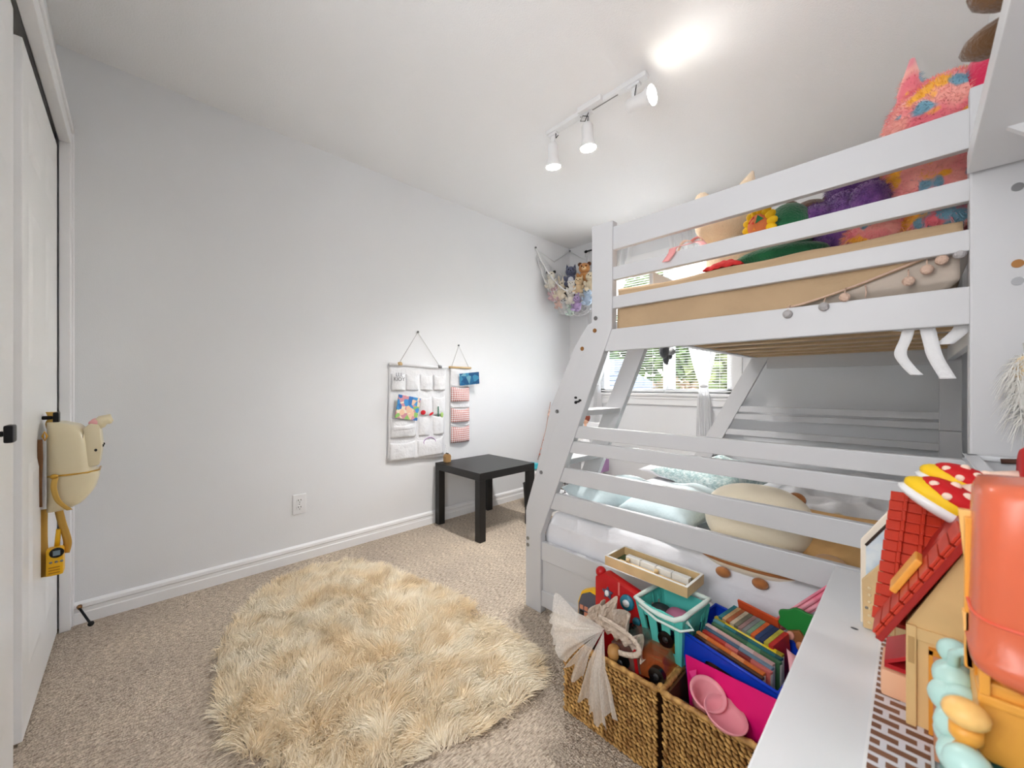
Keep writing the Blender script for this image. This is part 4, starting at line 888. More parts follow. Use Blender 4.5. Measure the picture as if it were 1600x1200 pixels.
ls = thing('gold_strap', 'shiny gold strap loop hanging below the cream backpack', 'strap', (-2.04, -.21, .38))
strip([(-2.03, -.222, .60), (-2.03, -.222, .50), (-2.03, -.218, .42), (-2.03, -.214, .372)], .01, .024).build('strap', GST, ls, thick=.0025)
strip([(-2.03, -.186, .60), (-2.03, -.178, .55), (-2.03, -.165, .48), (-2.03, -.17, .44)], .01, .02).build('strap', GST, ls, thick=.0025)
wt = thing('walkie_talkie', 'yellow toy walkie-talkie hanging in the gold strap on the door', 'walkie-talkie', (-2.02, -.19, .38))
YW = mat('yellow_plastic', (246, 190, 30), .35)
MB().box(-2.045, -2.0, -.212, -.172, .378, .468).build('body', YW, wt, smooth=True, bevel=.008)
MB().cyl((-2.035, -.19, .46), (-2.035, -.186, .525), .007, .006, 12).build('antenna', YW, wt)
MB().lathe([(.0, .003), (.015, .002), (.017, 0)], (-1.999, -.187, .455), 18, Euler((0, PI/2, 0)).to_matrix()).build('bezel', EYE, wt)
B(-1.9965, -1.995, -.195, -.179, .447, .463).build('screen', mat('lcd', (120, 140, 150), .3), wt, smooth=False)
for k in range(3): B(-2.0, -1.998, -.205+.0, -.18, .388+.009*k, .391+.009*k).build('speaker_slot', mat('ochre', (190, 130, 10), .6), wt, smooth=False)
for k in range(3): MB().ell((-1.999, -.2+.012*k, .425), (.002, .004, .004), 8, 6).build('button', CHROME, wt)
# silver pull behind the bag
MB().prism([(-.245+.02, .80), (-.2, .83), (-.2, .78)], 'x', -1.95, -1.948)
# ------------------------------------------------------------------ low white cabinet and wall shelf at the right
cab = thing('low_cabinet', 'low white cabinet with a flat top in front of the bunk bed', 'cabinet', (.03, .78, 0))
CX0 = -.141
B(CX0, XR-.002, .2, 1.296, .528, .55).build('top', CABW, cab, smooth=False, bevel=.003)
B(CX0+.012, XR-.002, .215, 1.29, .04, .528).build('body', CABW, cab, smooth=False)
B(CX0+.03, XR-.002, .23, 1.28, 0, .04).build('plinth', CABW, cab, smooth=False)
for y0, y1 in ((.22, .575), (.58, .935), (.94, 1.288)):
    dd = B(CX0, CX0+.012, y0, y1, .05, .522).build('door', CABW, cab, smooth=False, bevel=.002)
    MB().ell((CX0-.004, y0+.03, .47), .0045, 10, 8).build('knob', CHROME, dd)
MB().ell((-.078, .985, .551), (.006, .0035, .001), 10, 6).build('cover_cap', mat('grey_cap', (96, 96, 98), .5), cab)
sh_ = thing('wall_shelf', 'white wall shelf above the low cabinet beside the upper bunk', 'shelf', (.14, .7, 1.47))
B(.08, XR-.002, .2, 1.283, 1.468, 1.508).build('board', CABW, sh_, smooth=False, bevel=.002)
for y in (.35, 1.1): MB().prism([(XR-.002, 1.468), (XR-.09, 1.468), (XR-.002, 1.38)], 'y', y, y+.014).build('bracket', CABW, sh_, smooth=False)
plush('dark brown teddy bear sitting on the wall shelf at the top right', (.172, .875, 1.509), .26, (104, 72, 42), yaw=-PI/2, muzzle=(150, 110, 70))
# fluffy white charm on the post
fc_ = thing('fluffy_charm', 'white and cream fluffy tassel charm hanging on the right bed post', 'charm', (.152, 1.28, .9))
FW = mat('white_fluff', (250, 248, 242), .95, sheen=.5); FC = mat('cream_fluff', (250, 226, 180), .95, sheen=.5)
MB().ell((.158, 1.283, 1.045), (.018, .012, .03), 14, 10).build('head', FC, fc_); MB().ell((.16, 1.283, 1.0), (.016, .01, .04), 14, 10).build('tail', FW, fc_)
P_, N_ = sphere_pts([((.158, 1.283, 1.045), (.018, .012, .03)), ((.16, 1.283, .99), (.016, .01, .05))], 900, 6)
fur('fluff', FW, fc_, P_, N_, .03, .0012, droop=1.2, jit=.5)
MB().tube([(.158, 1.285, 1.07), (.155, 1.292, 1.10)], .0015, 5).build('cord', CORD, fc_)

# ------------------------------------------------------------------ woven baskets
def weave_material():
    m, t, b, L = bare('water_hyacinth'); tc = t.nodes.new('ShaderNodeTexCoord'); n = t.nodes.new('ShaderNodeTexNoise'); n.inputs['Scale'].default_value = 55; n.inputs['Detail'].default_value = 3
    L(tc.outputs['Object'], n.inputs['Vector']); r = t.nodes.new('ShaderNodeValToRGB'); e = r.color_ramp.elements; e[0].position = .3; e[0].color = lin((138, 92, 40)); e[1].position = .7; e[1].color = lin((226, 178, 104))
    L(n.outputs['Fac'], r.inputs[0]); L(r.outputs[0], b.inputs['Base Color']); b.inputs['Roughness'].default_value = .55; return m
WEAVE = weave_material(); WEAVED = mat('basket_core', (90, 56, 24), .8)
def basket(label, x0, x1, y0, y1, h_):
    b = thing('woven_basket', label, 'basket', ((x0+x1)/2, (y0+y1)/2, 0)); t = .008
    MB().box(x0+t, x1-t, y0+t, y0+t+.006, .004, h_-.004).box(x0+t, x1-t, y1-t-.006, y1-t, .004, h_-.004).box(x0+t, x0+t+.006, y0+t, y1-t, .004, h_-.004).box(x1-t-.006, x1-t, y0+t, y1-t, .004, h_-.004).box(x0+t, x1-t, y0+t, y1-t, .002, .01).build('core', WEAVED, b, smooth=False)['kind'] = 'stuff'
    rnd = random.Random(int(x0*1000)); m = MB()
    def face(p0, p1, nrm):
        p0, p1 = Vector(p0), Vector(p1); L_ = (p1-p0).length; u = (p1-p0)/L_; nrm = Vector(nrm); cols = int(L_/.0145); rows_ = int(h_/.0118)
        for r in range(rows_):
            for c_ in range(cols):
                ctr = p0+u*((c_+.5+.25*(r % 2))*L_/(cols+.25))+Vector((0, 0, .006+r*(h_-.01)/rows_))+nrm*(.001+rnd.uniform(-.0008, .0012))
                an = (.62 if r % 2 else .42)+rnd.uniform(-.12, .12)
                ax = u*math.cos(an)-Vector((0, 0, 1))*math.sin(an); up = nrm.cross(ax)
                R = Matrix((ax, up, nrm)).transposed()
                m.ell(ctr, (.0098, .0036, .005), 6, 4, R)
    face((x0, y0+.004, 0), (x1, y0+.004, 0), (0, -1, 0)); face((x0+.004, y0, 0), (x0+.004, y1, 0), (-1, 0, 0)); face((x1-.012, y0, 0), (x1-.012, y1, 0), (-1, 0, 0))
    m.build('weave', WEAVE, b, merge=False)['kind'] = 'stuff'
    for p, q in (((x0, y0), (x1, y0)), ((x1, y0), (x1, y1)), ((x1, y1), (x0, y1)), ((x0, y1), (x0, y0))):
        n = 22; pts = [(p[0]+(q[0]-p[0])*k/n, p[1]+(q[1]-p[1])*k/n, h_-.002+.0012*math.sin(k*2.2)) for k in range(n+1)]
        MB().tube(pts, [.0065+.0016*(k % 2) for k in range(n+1)], 8).build('rim', WEAVE, b)
basket('woven seagrass basket with the tulle skirt draped over it', -.764, -.457, .965, 1.275, .235)
basket('woven seagrass basket holding the blue bin next to the cabinet', -.447, -.153, .965, 1.275, .235)

# red activity board
rbd = thing('activity_board', 'red plastic activity board with dials standing in the woven basket', 'toy', (-.65, 1.11, .012))
MB().prism([(-.735, .015), (-.565, .015), (-.56, .2), (-.575, .375), (-.70, .405), (-.735, .385)], 'y', 1.095, 1.135).build('panel', RED, rbd, bevel=.008)
MB().ell((-.722, 1.112, .398), (.017, .018, .017), 14, 10).build('corner_knob', RED, rbd)
def star(cx_, cz, r, y): return MB().prism([(cx_+(r if k % 2 == 0 else r*.55)*math.sin(k*PI/5), cz+(r if k % 2 == 0 else r*.55)*math.cos(k*PI/5)) for k in range(10)], 'y', y-.006, y)
star(-.685, .348, .021, 1.096).build('star', mat('slate_plastic', (84, 86, 110), .4), rbd, smooth=False, bevel=.002); MB().ell((-.685, 1.089, .348), (.008, .004, .01), 12, 8).build('star_bulb', WHITEP, rbd)
TEAL = mat('teal_dial', (38, 126, 150), .35)
MB().cyl((-.615, 1.096, .345), (-.615, 1.086, .345), .024, .022, 22).build('dial', TEAL, rbd); MB().cyl((-.615, 1.087, .345), (-.615, 1.083, .345), .011, n=16).build('dial_centre', WHITEP, rbd)
MB().cyl((-.583, 1.096, .30), (-.583, 1.087, .30), .012, n=16).build('small_dial', TEAL, rbd)
B(-.648, -.642, 1.0935, 1.0955, .355, .395).build('printed_strip', mat('pale_red', (224, 120, 112), .5), rbd, smooth=False)
MB().prism([(-.695, .275), (-.66, .275), (-.66, .31), (-.69, .315)], 'y', 1.088, 1.096).build('yellow_flap', YW, rbd, smooth=False, bevel=.003)
# toy phone beside the basket
tp = thing('toy_phone', 'grey toy phone with a yellow frame leaning outside the basket by the bed', 'toy', (-.83, 1.2, 0))
MB().prism([(-.885, .0), (-.785, .0), (-.785, .26), (-.83, .265), (-.868, .245), (-.885, .2)], 'y', 1.205, 1.235).build('frame', YW, tp, bevel=.006)
MB().prism([(-.876, .06), (-.79, .06), (-.79, .25), (-.83, .255), (-.862, .237), (-.876, .2)], 'y', 1.198, 1.206).build('face', mat('slate_grey', (92, 94, 106), .5), tp, smooth=False)
for r in range(5):
    for c_ in range(4): B(-.868+.02*c_, -.853+.02*c_, 1.194, 1.199, .10+.021*r, .115+.021*r).build('key', mat('coral_key', (226, 150, 120), .5) if (r+c_) % 3 else EYE, tp, smooth=False, bevel=.0015)
# tulle skirt
def tulle():
    m, t, b, L = bare('tulle'); b.inputs['Base Color'].default_value = lin((255, 249, 240)); b.inputs['Roughness'].default_value = .9
    tr = t.nodes.new('ShaderNodeBsdfTransparent'); tl_ = t.nodes.new('ShaderNodeBsdfTranslucent'); tl_.inputs[0].default_value = lin((255, 250, 242))
    m1 = t.nodes.new('ShaderNodeMixShader'); m1.inputs[0].default_value = .3; L(b.outputs[0], m1.inputs[1]); L(tl_.outputs[0], m1.inputs[2])
    m2 = t.nodes.new('ShaderNodeMixShader'); n = t.nodes.new('ShaderNodeTexNoise'); n.inputs['Scale'].default_value = 30
    mr = t.nodes.new('ShaderNodeMapRange'); mr.inputs['To Min'].default_value = .25; mr.inputs['To Max'].default_value = .7; L(n.outputs['Fac'], mr.inputs[0]); L(mr.outputs[0], m2.inputs[0])
    L(m1.outputs[0], m2.inputs[1]); L(tr.outputs[0], m2.inputs[2]); L(m2.outputs[0], t.nodes['Material Output'].inputs['Surface']); return m
TUL = tulle(); LACE = mat('beige_lace', (226, 208, 190), .9, bump=1, bs=120)
tu = thing('tulle_skirt', 'cream tulle play skirt with a lace ruffle hanging over the woven basket', 'skirt', (-.65, .96, .2))
kn = Vector((-.625, .985, .305))
def fan(a0, a1, L_, yo, seed, n=26):
    def fn(a, b):
        an = a0+(a1-a0)*a; r = L_*b*(1+.12*noise.noise(Vector((a*5, seed, 0)))); w_ = (.01*math.sin(a*11+seed)+.02*noise.noise(Vector((a*6, b*2, seed*3.1))))*b
        drop = .03*b*b
        return kn+Vector((r*math.cos(an), -.042*min(1, b*2.2)-yo+w_*.7, r*math.sin(an)-drop+w_*.4))
    return MB().grid(fn, n, 12)
for a0, a1, L_, yo, sd in ((2.62, 3.55, .17, .0, 1), (2.8, 3.75, .16, .006, 2), (3.0, 3.9, .15, .012, 3), (3.9, 4.35, .14, .01, 4), (4.4, 4.8, .18, .004, 5), (4.6, 4.9, .21, .012, 6), (4.8, 5.15, .17, .008, 7)):
    fan(a0, a1, L_, yo, sd).build('tulle_layer', TUL, tu)
MB().grid(lambda a, b: kn+Vector((-.085+.2*a, .02+.03*math.sin(a*30)*b, -.01+.1*math.sin(PI*a)*b-.03*a+.006*math.sin(a*44))), 60, 8).build('lace_ruffle', LACE, tu, thick=.001)
MB().tube([kn+Vector((-.02+.13*math.sin(t*2.6), -.005, .05*math.cos(t*2.6)-.02+.02*t)) for t in [k/14 for k in range(15)]], .008, 6, flat=.4).build('waist_band', LACE, tu)
# clear toy car
cr_ = thing('toy_car', 'clear and orange magnetic-tile toy car with black wheels in the woven basket', 'toy', (-.53, 1.03, .2))
CLR = mat('clear_plastic', (206, 214, 196), .15, trans=.85, alpha=.55); ORC = mat('clear_orange', (226, 112, 50), .2, trans=.6, alpha=.8)
Mc = xf((-.53, 1.035, .248), 0, -.16, 0)
MB(Mc).box(-.085, .0, -.03, .05, -.035, .03).build('body', CLR, cr_, smooth=False, bevel=.003); MB(Mc).box(.0, .072, -.03, .05, -.035, .03).build('body', ORC, cr_, smooth=False, bevel=.003)
MB(Mc).box(-.04, .01, -.02, .04, .03, .06).build('cabin', CLR, cr_, smooth=False, bevel=.003); MB(Mc).box(-.015, -.005, -.032, -.029, -.035, .03).build('seam', RED, cr_, smooth=False)
for x, y, z in ((-.05, -.034, -.01), (.057, -.034, -.01), (-.045, .03, .045), (.058, .04, .05)):
    w1 = MB(Mc).cyl((x, y, z), (x, y-.014, z), .022, n=22).build('wheel', EYE, cr_, smooth='auto'); MB(Mc).cyl((x, y-.014, z), (x, y-.0155, z), .008, n=14).build('hub', mat('charcoal', (50, 50, 52), .4), w1)
tag(MB(xf((-.60, .99, .245), .3, 0, .5)).lathe([(0, -.02), (.016, -.018), (.018, 0), (.016, .018), (0, .02)], n=18).build('toy_bobbin', mat('bobbin_wood', (190, 140, 80), .5)), 'small wooden bobbin on the basket rim under the tulle skirt', 'toy')
# teal handled basket
AQ = mat('aqua_plastic', (96, 206, 194), .35, spec=.4); MINTW = mat('mint_white_rim', (226, 240, 232), .35)
tq = thing('plastic_basket', 'aqua plastic shopping basket with slots and a white rim in the woven basket', 'basket', (-.5, 1.125, .247))
Q0 = [(-.575, 1.07), (-.425, 1.045), (-.41, 1.19), (-.56, 1.215)]; Q1 = [(-.548, 1.088), (-.438, 1.07), (-.428, 1.176), (-.538, 1.194)]
def qwall(p, q, pb, qb, z0, z1, slots):
    p, q, pb, qb = [Vector((*k, 0)) for k in (p, q, pb, qb)]
    def at(u, v): r = (pb.lerp(qb, u)).lerp(p.lerp(q, u), v); r.z = z0+(z1-z0)*v; return r
    m = MB()
    if not slots: return m.grid(lambda a, b: at(a, b), 2, 2)
    us = [0, .14, .24, .43, .53, .72, .82, 1]
    for i in range(7):
        if i % 2 == 0: m.add([at(us[i], 0), at(us[i+1], 0), at(us[i+1], 1), at(us[i], 1)], [(0, 1, 2, 3)])
        else:
            m.add([at(us[i], 0), at(us[i+1], 0), at(us[i+1], .18), at(us[i], .18)], [(0, 1, 2, 3)]); m.add([at(us[i], .72), at(us[i+1], .72), at(us[i+1], 1), at(us[i], 1)], [(0, 1, 2, 3)])
    return m
for i in range(4): qwall(Q0[i], Q0[(i+1) % 4], Q1[i], Q1[(i+1) % 4], .25, .385, i in (0, 1, 3)).build('side', AQ, tq, thick=.003, smooth=False)
MB().add([(*p, .25) for p in Q1], [(0, 1, 2, 3)]).build('bottom', AQ, tq, thick=.003, smooth=False)
MB().tube([(*Vector(Q0[i]).lerp(Vector(Q0[(i+1) % 4]), k/6), .385+(.012 if i in (1, 2) else 0)-.012*math.sin(PI*k/6)*(1 if i == 0 else 0)) for i in range(4) for k in range(6)], .007, 8, closed=True).build('rim', MINTW, tq)
MB().tube([(-.42, 1.055, .385), (-.40, 1.05, .375), (-.43, 1.04, .362), (-.5, 1.048, .36), (-.56, 1.066, .37)], .006, 8, flat=.6).build('handle', MINTW, tq)
for lab, p, r_, c_ in (('pink crumpled toy in the aqua plastic basket', (-.475, 1.13, .335), (.035, .03, .03), (196, 120, 150)), ('dark grey toy in the aqua plastic basket', (-.53, 1.14, .315), (.035, .03, .04), (54, 60, 62)), ('yellow toy block seen through the slots of the aqua basket', (-.455, 1.10, .283), (.02, .018, .03), (240, 200, 40)), ('blue toy block seen through the slots of the aqua basket', (-.49, 1.105, .283), (.014, .015, .03), (40, 90, 150))):
    tag(MB().ell(p, r_, 16, 10, pw=.75).build('toy_piece', mat('toy_%d_%d' % (c_[0], c_[1]), c_, .5, bump=.3), smooth=True), lab, 'toy')
# wooden tile rack across the red board and aqua basket
tr_ = thing('tile_rack', 'shallow pale wooden tray with a row of white tiles on top of the toys', 'tray', (-.585, 1.195, .405))
Mr = xf((-.585, 1.195, .41), .0, .02, -.02); PINE = WOODT
MB(Mr).box(-.135, .135, -.058, .058, 0, .004).build('base', mat('green_felt', (70, 84, 50), .9), tr_, smooth=False)
WT_ = mat('white_edge', (246, 244, 238), .5)
for a in ((-.137, .137, -.06, -.053), (-.137, .137, .053, .06), (-.137, -.13, -.053, .053), (.13, .137, -.053, .053)):
    f_ = MB(Mr).box(*a, 0, .03).build('side', PINE, tr_, smooth=False); MB(Mr).box(*a, .03, .0315).build('top_edge', WT_, f_, smooth=False)
for k in range(4): MB(Mr).box(-.095+.053*k, -.044+.053*k, .0, .022, .0, .026).build('tile', WT_, tr_, smooth=False, bevel=.001)
for x in (-.08, .02): MB(Mr).cyl((x, -.012, .008), (x, -.012, .024), .006, n=14).build('peg', PINE, tr_)
MB(Mr).box(-.11, .11, -.02, -.008, .004, .012).build('bar', PINE, tr_, smooth=False)
# blue bin
BLU = mat('blue_plastic', (14, 60, 190), .35); bbn = thing('blue_bin', 'royal blue plastic bin full of books standing in the woven basket', 'bin', (-.31, 1.14, .012))
T_ = [(-.438, 1.066), (-.203, .997), (-.178, 1.215), (-.418, 1.268)]; U_ = [(-.40, 1.09), (-.225, 1.04), (-.21, 1.19), (-.385, 1.235)]
def bw_(i, hole):
    p, q, pb, qb = [Vector((*k, 0)) for k in (T_[i], T_[(i+1) % 4], U_[i], U_[(i+1) % 4])]
    def at(u, v): r = (pb.lerp(qb, u)).lerp(p.lerp(q, u), v); r.z = .015+.335*v; return r
    if not hole: return MB().grid(lambda a, b: at(a, b), 2, 2)
    # wall with a rounded hand hole
    m = MB(); N = 32; cu, cv, ru, rv = .5, .845, .24, .055
    inn, outp = [], []
    for k in range(N):
        an = 2*PI*k/N; e = lambda v, pw: math.copysign(abs(v)**pw, v)
        inn.append(at(cu+ru*e(math.cos(an), .5), cv+rv*e(math.sin(an), .8)))
        dx, dy = math.cos(an), math.sin(an); s_ = min((.5/abs(dx)) if abs(dx) > 1e-6 else 9, ((1-cv) if dy > 0 else cv)/abs(dy) if abs(dy) > 1e-6 else 9)
        outp.append(at(min(1, max(0, cu+dx*s_)), min(1, max(0, cv+dy*s_))))
    m.add(inn+outp, [(k, (k+1) % N, N+(k+1) % N, N+k) for k in range(N)])
    # fill the four corners
    for (u, v) in ((0, 1), (1, 1), (0, 0), (1, 0)):
        c_ = at(u, v); d = sorted(range(N), key=lambda k: (outp[k]-c_).length)[:2]; m.add([c_, outp[d[0]], outp[d[1]]], [(0, 1, 2)])
    return m
for i in range(4): bw_(i, i == 0).build('side', BLU, bbn, thick=.003, smooth=False)
MB().add([(*p, .015) for p in U_], [(0, 1, 2, 3)]).build('bottom', BLU, bbn, thick=.003, smooth=False)
MB().tube([(*p, .35) for p in T_], .0045, 8, closed=True).build('rim', BLU, bbn)
# books, front row: spines up
def spine_mat(i, c_):
    m, t, b, L = bare('spine_%d' % i); tc = t.nodes.new('ShaderNodeTexCoord'); n = t.nodes.new('ShaderNodeTexWhiteNoise'); n.noise_dimensions = '1D'
    sx = t.nodes.new('ShaderNodeSeparateXYZ'); L(tc.outputs['Generated'], sx.inputs[0]); mu = t.nodes.new('ShaderNodeMath'); mu.operation = 'MULTIPLY'; mu.inputs[1].default_value = 5.5; L(sx.outputs[0], mu.inputs[0])
    fl_ = t.nodes.new('ShaderNodeMath'); fl_.operation = 'FLOOR'; L(mu.outputs[0], fl_.inputs[0]); ad = t.nodes.new('ShaderNodeMath'); ad.inputs[1].default_value = i*7.3; L(fl_.outputs[0], ad.inputs[0]); L(ad.outputs[0], n.inputs['W'])
    r = t.nodes.new('ShaderNodeValToRGB'); r.color_ramp.interpolation = 'CONSTANT'; e = r.color_ramp.elements; e[0].color = lin(c_); e[1].position = .45; e[1].color = lin(tuple(int(k*.7) for k in c_)); k_ = e.new(.75); k_.color = lin(tuple(min(255, int(k*.8+60)) for k in c_))
    L(n.outputs['Value'], r.inputs[0]); L(r.outputs[0], b.inputs['Base Color']); b.inputs['Roughness'].default_value = .4; return m
BG1, BG2 = 'long books in the front row of the blue bin', 'small books in the back row of the blue bin'
front = [('yellow', (236, 204, 40)), ('teal', (30, 104, 116)), ('green', (84, 140, 96)), ('dusty pink', (196, 156, 150)), ('slate blue', (60, 92, 116)), ('red', (176, 52, 40)), ('orange', (214, 110, 40)), ('brown', (112, 70, 50))]
d_ = Vector((.175, -.055, 0)).normalized(); nrm_ = Vector((.055, .175, 0)).normalized()
for i, (nm_, c_) in enumerate(front):
    base = Vector((-.39, 1.172, .225))-nrm_*(.0125*i)+Vector((.004*(i % 3), 0, -.0035*i))
    R = Matrix((d_, nrm_, Vector((0, 0, 1)))).transposed().to_4x4(); M = Matrix.Translation(base) @ R
    b_ = thing('book', ['farthest', 'second', 'third', 'fourth', 'fifth', 'sixth', 'seventh', 'nearest'][i]+' long book of the front row in the blue bin, %s spine' % nm_, 'book', base, BG1)
    MB(M).box(0, .178, -.0005, .0108, 0, .14).build('cover', spine_mat(i, c_), b_, smooth=False, bevel=.001)
    MB(M).box(.002, .1785, .0012, .0092, -.0005, .134).build('pages', mat('paper', (236, 228, 210), .9), b_, smooth=False)
back = [('teal', (30, 110, 120)), ('tan', (190, 150, 104)), ('rust', (160, 84, 44)), ('beige', (190, 172, 146)), ('olive grey', (110, 104, 84)), ('mauve', (150, 116, 112)), ('grey', (128, 130, 128)), ('sage', (120, 150, 120)), ('orange', (216, 96, 36)), ('dark blue', (40, 62, 104)), ('navy', (28, 46, 88)), ('mustard', (190, 176, 60)), ('red', (190, 40, 34))]
for i, (nm_, c_) in enumerate(back):
    base = Vector((-.372, 1.19, .25))+d_*(.0112*i)+nrm_*.0
    M = Matrix.Translation(base) @ Matrix((d_, nrm_, Vector((0, 0, 1)))).transposed().to_4x4() @ Matrix.Rotation(.18, 4, 'X')
    b_ = thing('small_book', 'small %s book in the back row of the blue bin' % nm_, 'book', base, BG2)
    MB(M).box(.0, .0104, .0, .07, 0, .125).build('cover', mat('cover_%d' % i, c_, .45, var=.25, vs=60), b_, smooth=False, bevel=.0008)
    MB(M).box(.0012, .0092, .002, .0705, -.0005, .12).build('pages', MATS['paper'], b_, smooth=False)
cvr = MB(Matrix.Translation((-.3, 1.245, .375)) @ Matrix.Rotation(-.3, 4, 'Z') @ Matrix.Rotation(.25, 4, 'X')).box(-.055, .055, -.003, .003, -.09, .02)
tag(cvr.build('picture_card', mat('orange_card', (214, 84, 40), .5), smooth=False), 'orange card standing behind the small books in the blue bin', 'card')
# tree puzzle, pink canvas, folder, bowls
tz = thing('tree_puzzle', 'flat wooden puzzle tree with a green crown and brown trunk by the cabinet', 'toy', (-.19, 1.22, .36))
MB(xf((.008, 0, -.042))).prism([(-.205+.052*math.cos(a)*(1+.07*math.cos(7*a)), .445+.036*math.sin(a)*(1+.07*math.cos(7*a))) for a in [2*PI*k/48 for k in range(48)]], 'y', 1.222, 1.232).build('crown', mat('puzzle_green', (28, 128, 50), .5), tz, smooth=False, bevel=.002)
MB(xf((.008, 0, -.042))).prism([(-.235, .42), (-.21, .432), (-.165, .375), (-.155, .345), (-.185, .35)], 'y', 1.214, 1.224).build('trunk', mat('puzzle_brown', (150, 92, 52), .5), tz, smooth=False, bevel=.002)
for k in range(4): MB(xf((.008, 0, -.042))).ell((-.228+.02*k, 1.211, .414-.019*k), (.009, .006, .011), 12, 8).build('peg_figure', mat('peg_tan', (206, 140, 96), .5) if k % 2 else mat('peg_pink', (232, 160, 140), .5), tz)
pf = strip([(-.29, 1.283, .33), (-.24, 1.283, .388), (-.19, 1.284, .445), (-.145, 1.284, .492)], .0, .0)
pf = MB().grid(lambda a, b: (-.295+.155*a, 1.281+.004*math.sin(b*18), .285+.185*a+.05*b), 20, 14)
tag(pf.build('pink_canvas', mat('pink_canvas', (236, 120, 146), .7, col2=(246, 166, 180), vs=20), thick=.003), 'pink folded canvas bag leaning on the bed behind the tree puzzle', 'bag')
fo = thing('pink_folder', 'hot pink paper folder leaning against the blue bin', 'folder', (-.31, 1.015, .06))
HP = mat('hot_pink_paper', (236, 20, 120), .45)
MB().hexa([(-.405, 1.052, .1), (-.198, .992, .1), (-.198, .995, .1), (-.405, 1.055, .1), (-.42, 1.047, .302), (-.196, .980, .345), (-.196, .983, .345), (-.42, 1.05, .302)]).build('sheet', HP, fo, smooth=False)
MB().add([(-.408, 1.0415, .268), (-.386, 1.033, .288), (-.386, 1.03, .243)], [(0, 1, 2)]).build('tab', mat('pink_tab', (250, 70, 150), .45), fo, smooth=False, thick=.0012)
BWL = mat('pink_bowl', (244, 162, 170), .4)
b1 = MB(xf((-.345, .988, .268), .3, .35, 0, .85)).lathe([(.0, -.045), (.03, -.044), (.036, .0), (.046, .012), (.049, .013), (.046, .016), (.036, .006), (.028, -.038), (0, -.04)], n=28)
tag(b1.build('play_cup', BWL), 'pink play cup with a wide rim in the basket below the hot pink folder', 'cup')
b2 = MB(xf((-.30, .97, .258), .1, .25, .2, .75)).lathe([(0, -.012), (.05, -.01), (.062, .008), (.06, .012), (.048, -.004), (0, -.006)], n=28)
tag(b2.build('play_plate', BWL), 'shallow pink play dish at the front of the basket beside the cabinet', 'dish')
tag(MB(xf((-.178, 1.03, .40), .1, .5, .3)).cushion(.03, .1, .012, n=10).build('pink_spatula', mat('pale_pink', (246, 178, 184), .5)), 'pale pink toy paddle at the cabinet corner in front of the books', 'toy')
tag(MB().ell((-.40, .995, .17), (.035, .012, .05), 14, 10).build('green_cup', mat('deep_green', (14, 84, 70), .5)), 'dark green toy in the gap between the basket rim and the blue bin', 'toy')

# ------------------------------------------------------------------ toys on the cabinet top
TW = mat('toy_tan', (226, 188, 130), .5, var=.06, vs=20); RF = mat('toy_roof_red', (196, 54, 30), .4); RFD = mat('toy_roof_dark', (166, 34, 28), .4); ORG = mat('toy_orange', (240, 170, 70), .4)
th_ = thing('toy_house', 'tan plastic toy house with red tiled roofs on the low cabinet', 'toy house', (.04, .86, .55))
BM, bt, bb_, bL = bare('brick_print'); btc = bt.nodes.new('ShaderNodeTexCoord'); bk_ = bt.nodes.new('ShaderNodeTexBrick'); bk_.inputs['Scale'].default_value = 15; bk_.inputs['Color1'].default_value = lin((120, 78, 58)); bk_.inputs['Color2'].default_value = lin((140, 96, 72)); bk_.inputs['Mortar'].default_value = lin((224, 220, 226)); bk_.inputs['Mortar Size'].default_value = .05
bL(btc.outputs['Object'], bk_.inputs['Vector']); bL(bk_.outputs['Color'], bb_.inputs['Base Color'])
MB().prism([(-.043, .62), (.018, .62), (.018, .728), (.108, .728), (.108, .90), (.07, .90), (.07, .992), (-.043, .992)], 'z', .5505, .5545).build('base_plate', WHITEP, th_, smooth=False); MB().prism([(-.0395, .625), (.015, .625), (.015, .732), (.105, .732), (.105, .897), (.067, .897), (.067, .988), (-.0395, .988)], 'z', .5545, .5552).build('brick_path', BM, th_, smooth=False)
fw = MB().prism([(-.006, .555), (.106, .555), (.106, .69), (.05, .812), (-.006, .69)], 'y', .757, .765).build('front_wall', TW, th_, smooth=False)
B(-.006, .106, .754, .758, .672, .688).build('belt_course', TW, fw, smooth=False, bevel=.001)
MB().prism([(-.006, .765), (.106, .765), (.106, .9), (.068, .9), (.068, .965), (-.006, .965)], 'z', .555, .69).build('body', TW, th_, smooth=False)
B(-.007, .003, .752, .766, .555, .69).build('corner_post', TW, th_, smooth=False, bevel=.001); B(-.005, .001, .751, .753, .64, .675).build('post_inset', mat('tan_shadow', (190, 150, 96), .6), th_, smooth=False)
def roof_slab(p0, p1, y0, y1, th__): # p (x,z)
    d = (Vector(p1)-Vector(p0)).normalized(); n = Vector((-d.y, d.x))*th__
    return MB().prism([p0, p1, (p1[0]+n.x, p1[1]+n.y), (p0[0]+n.x, p0[1]+n.y)], 'y', y0, y1)
fr_ = roof_slab((-.03, .658), (.052, .822), .742, .9, .008).build('front_roof', RFD, th_, smooth=False, bevel=.001)
roof_slab((.134, .658), (.052, .822), .742, .9, -.008).build('front_roof', RFD, th_, smooth=False, bevel=.001)
for k in range(9):
    t = k/9; x, z = -.034+.082*t, .664+.164*t
    for j in range(2): MB(xf((x, .741+.002*j, z), 0, -math.atan2(.164, .082), 0)).box(.001, .0185, 0, .06, .001+.0035*j, .0042+.0035*j).build('roof_shingle', RF, fr_, smooth=False, bevel=.0006)
MB(xf((-.004, .80, .742), 0, -math.atan2(.164, .082), 0)).box(-.03, .03, -.02, .02, .0, .008).build('skylight', ORG, th_, smooth=False, bevel=.002)
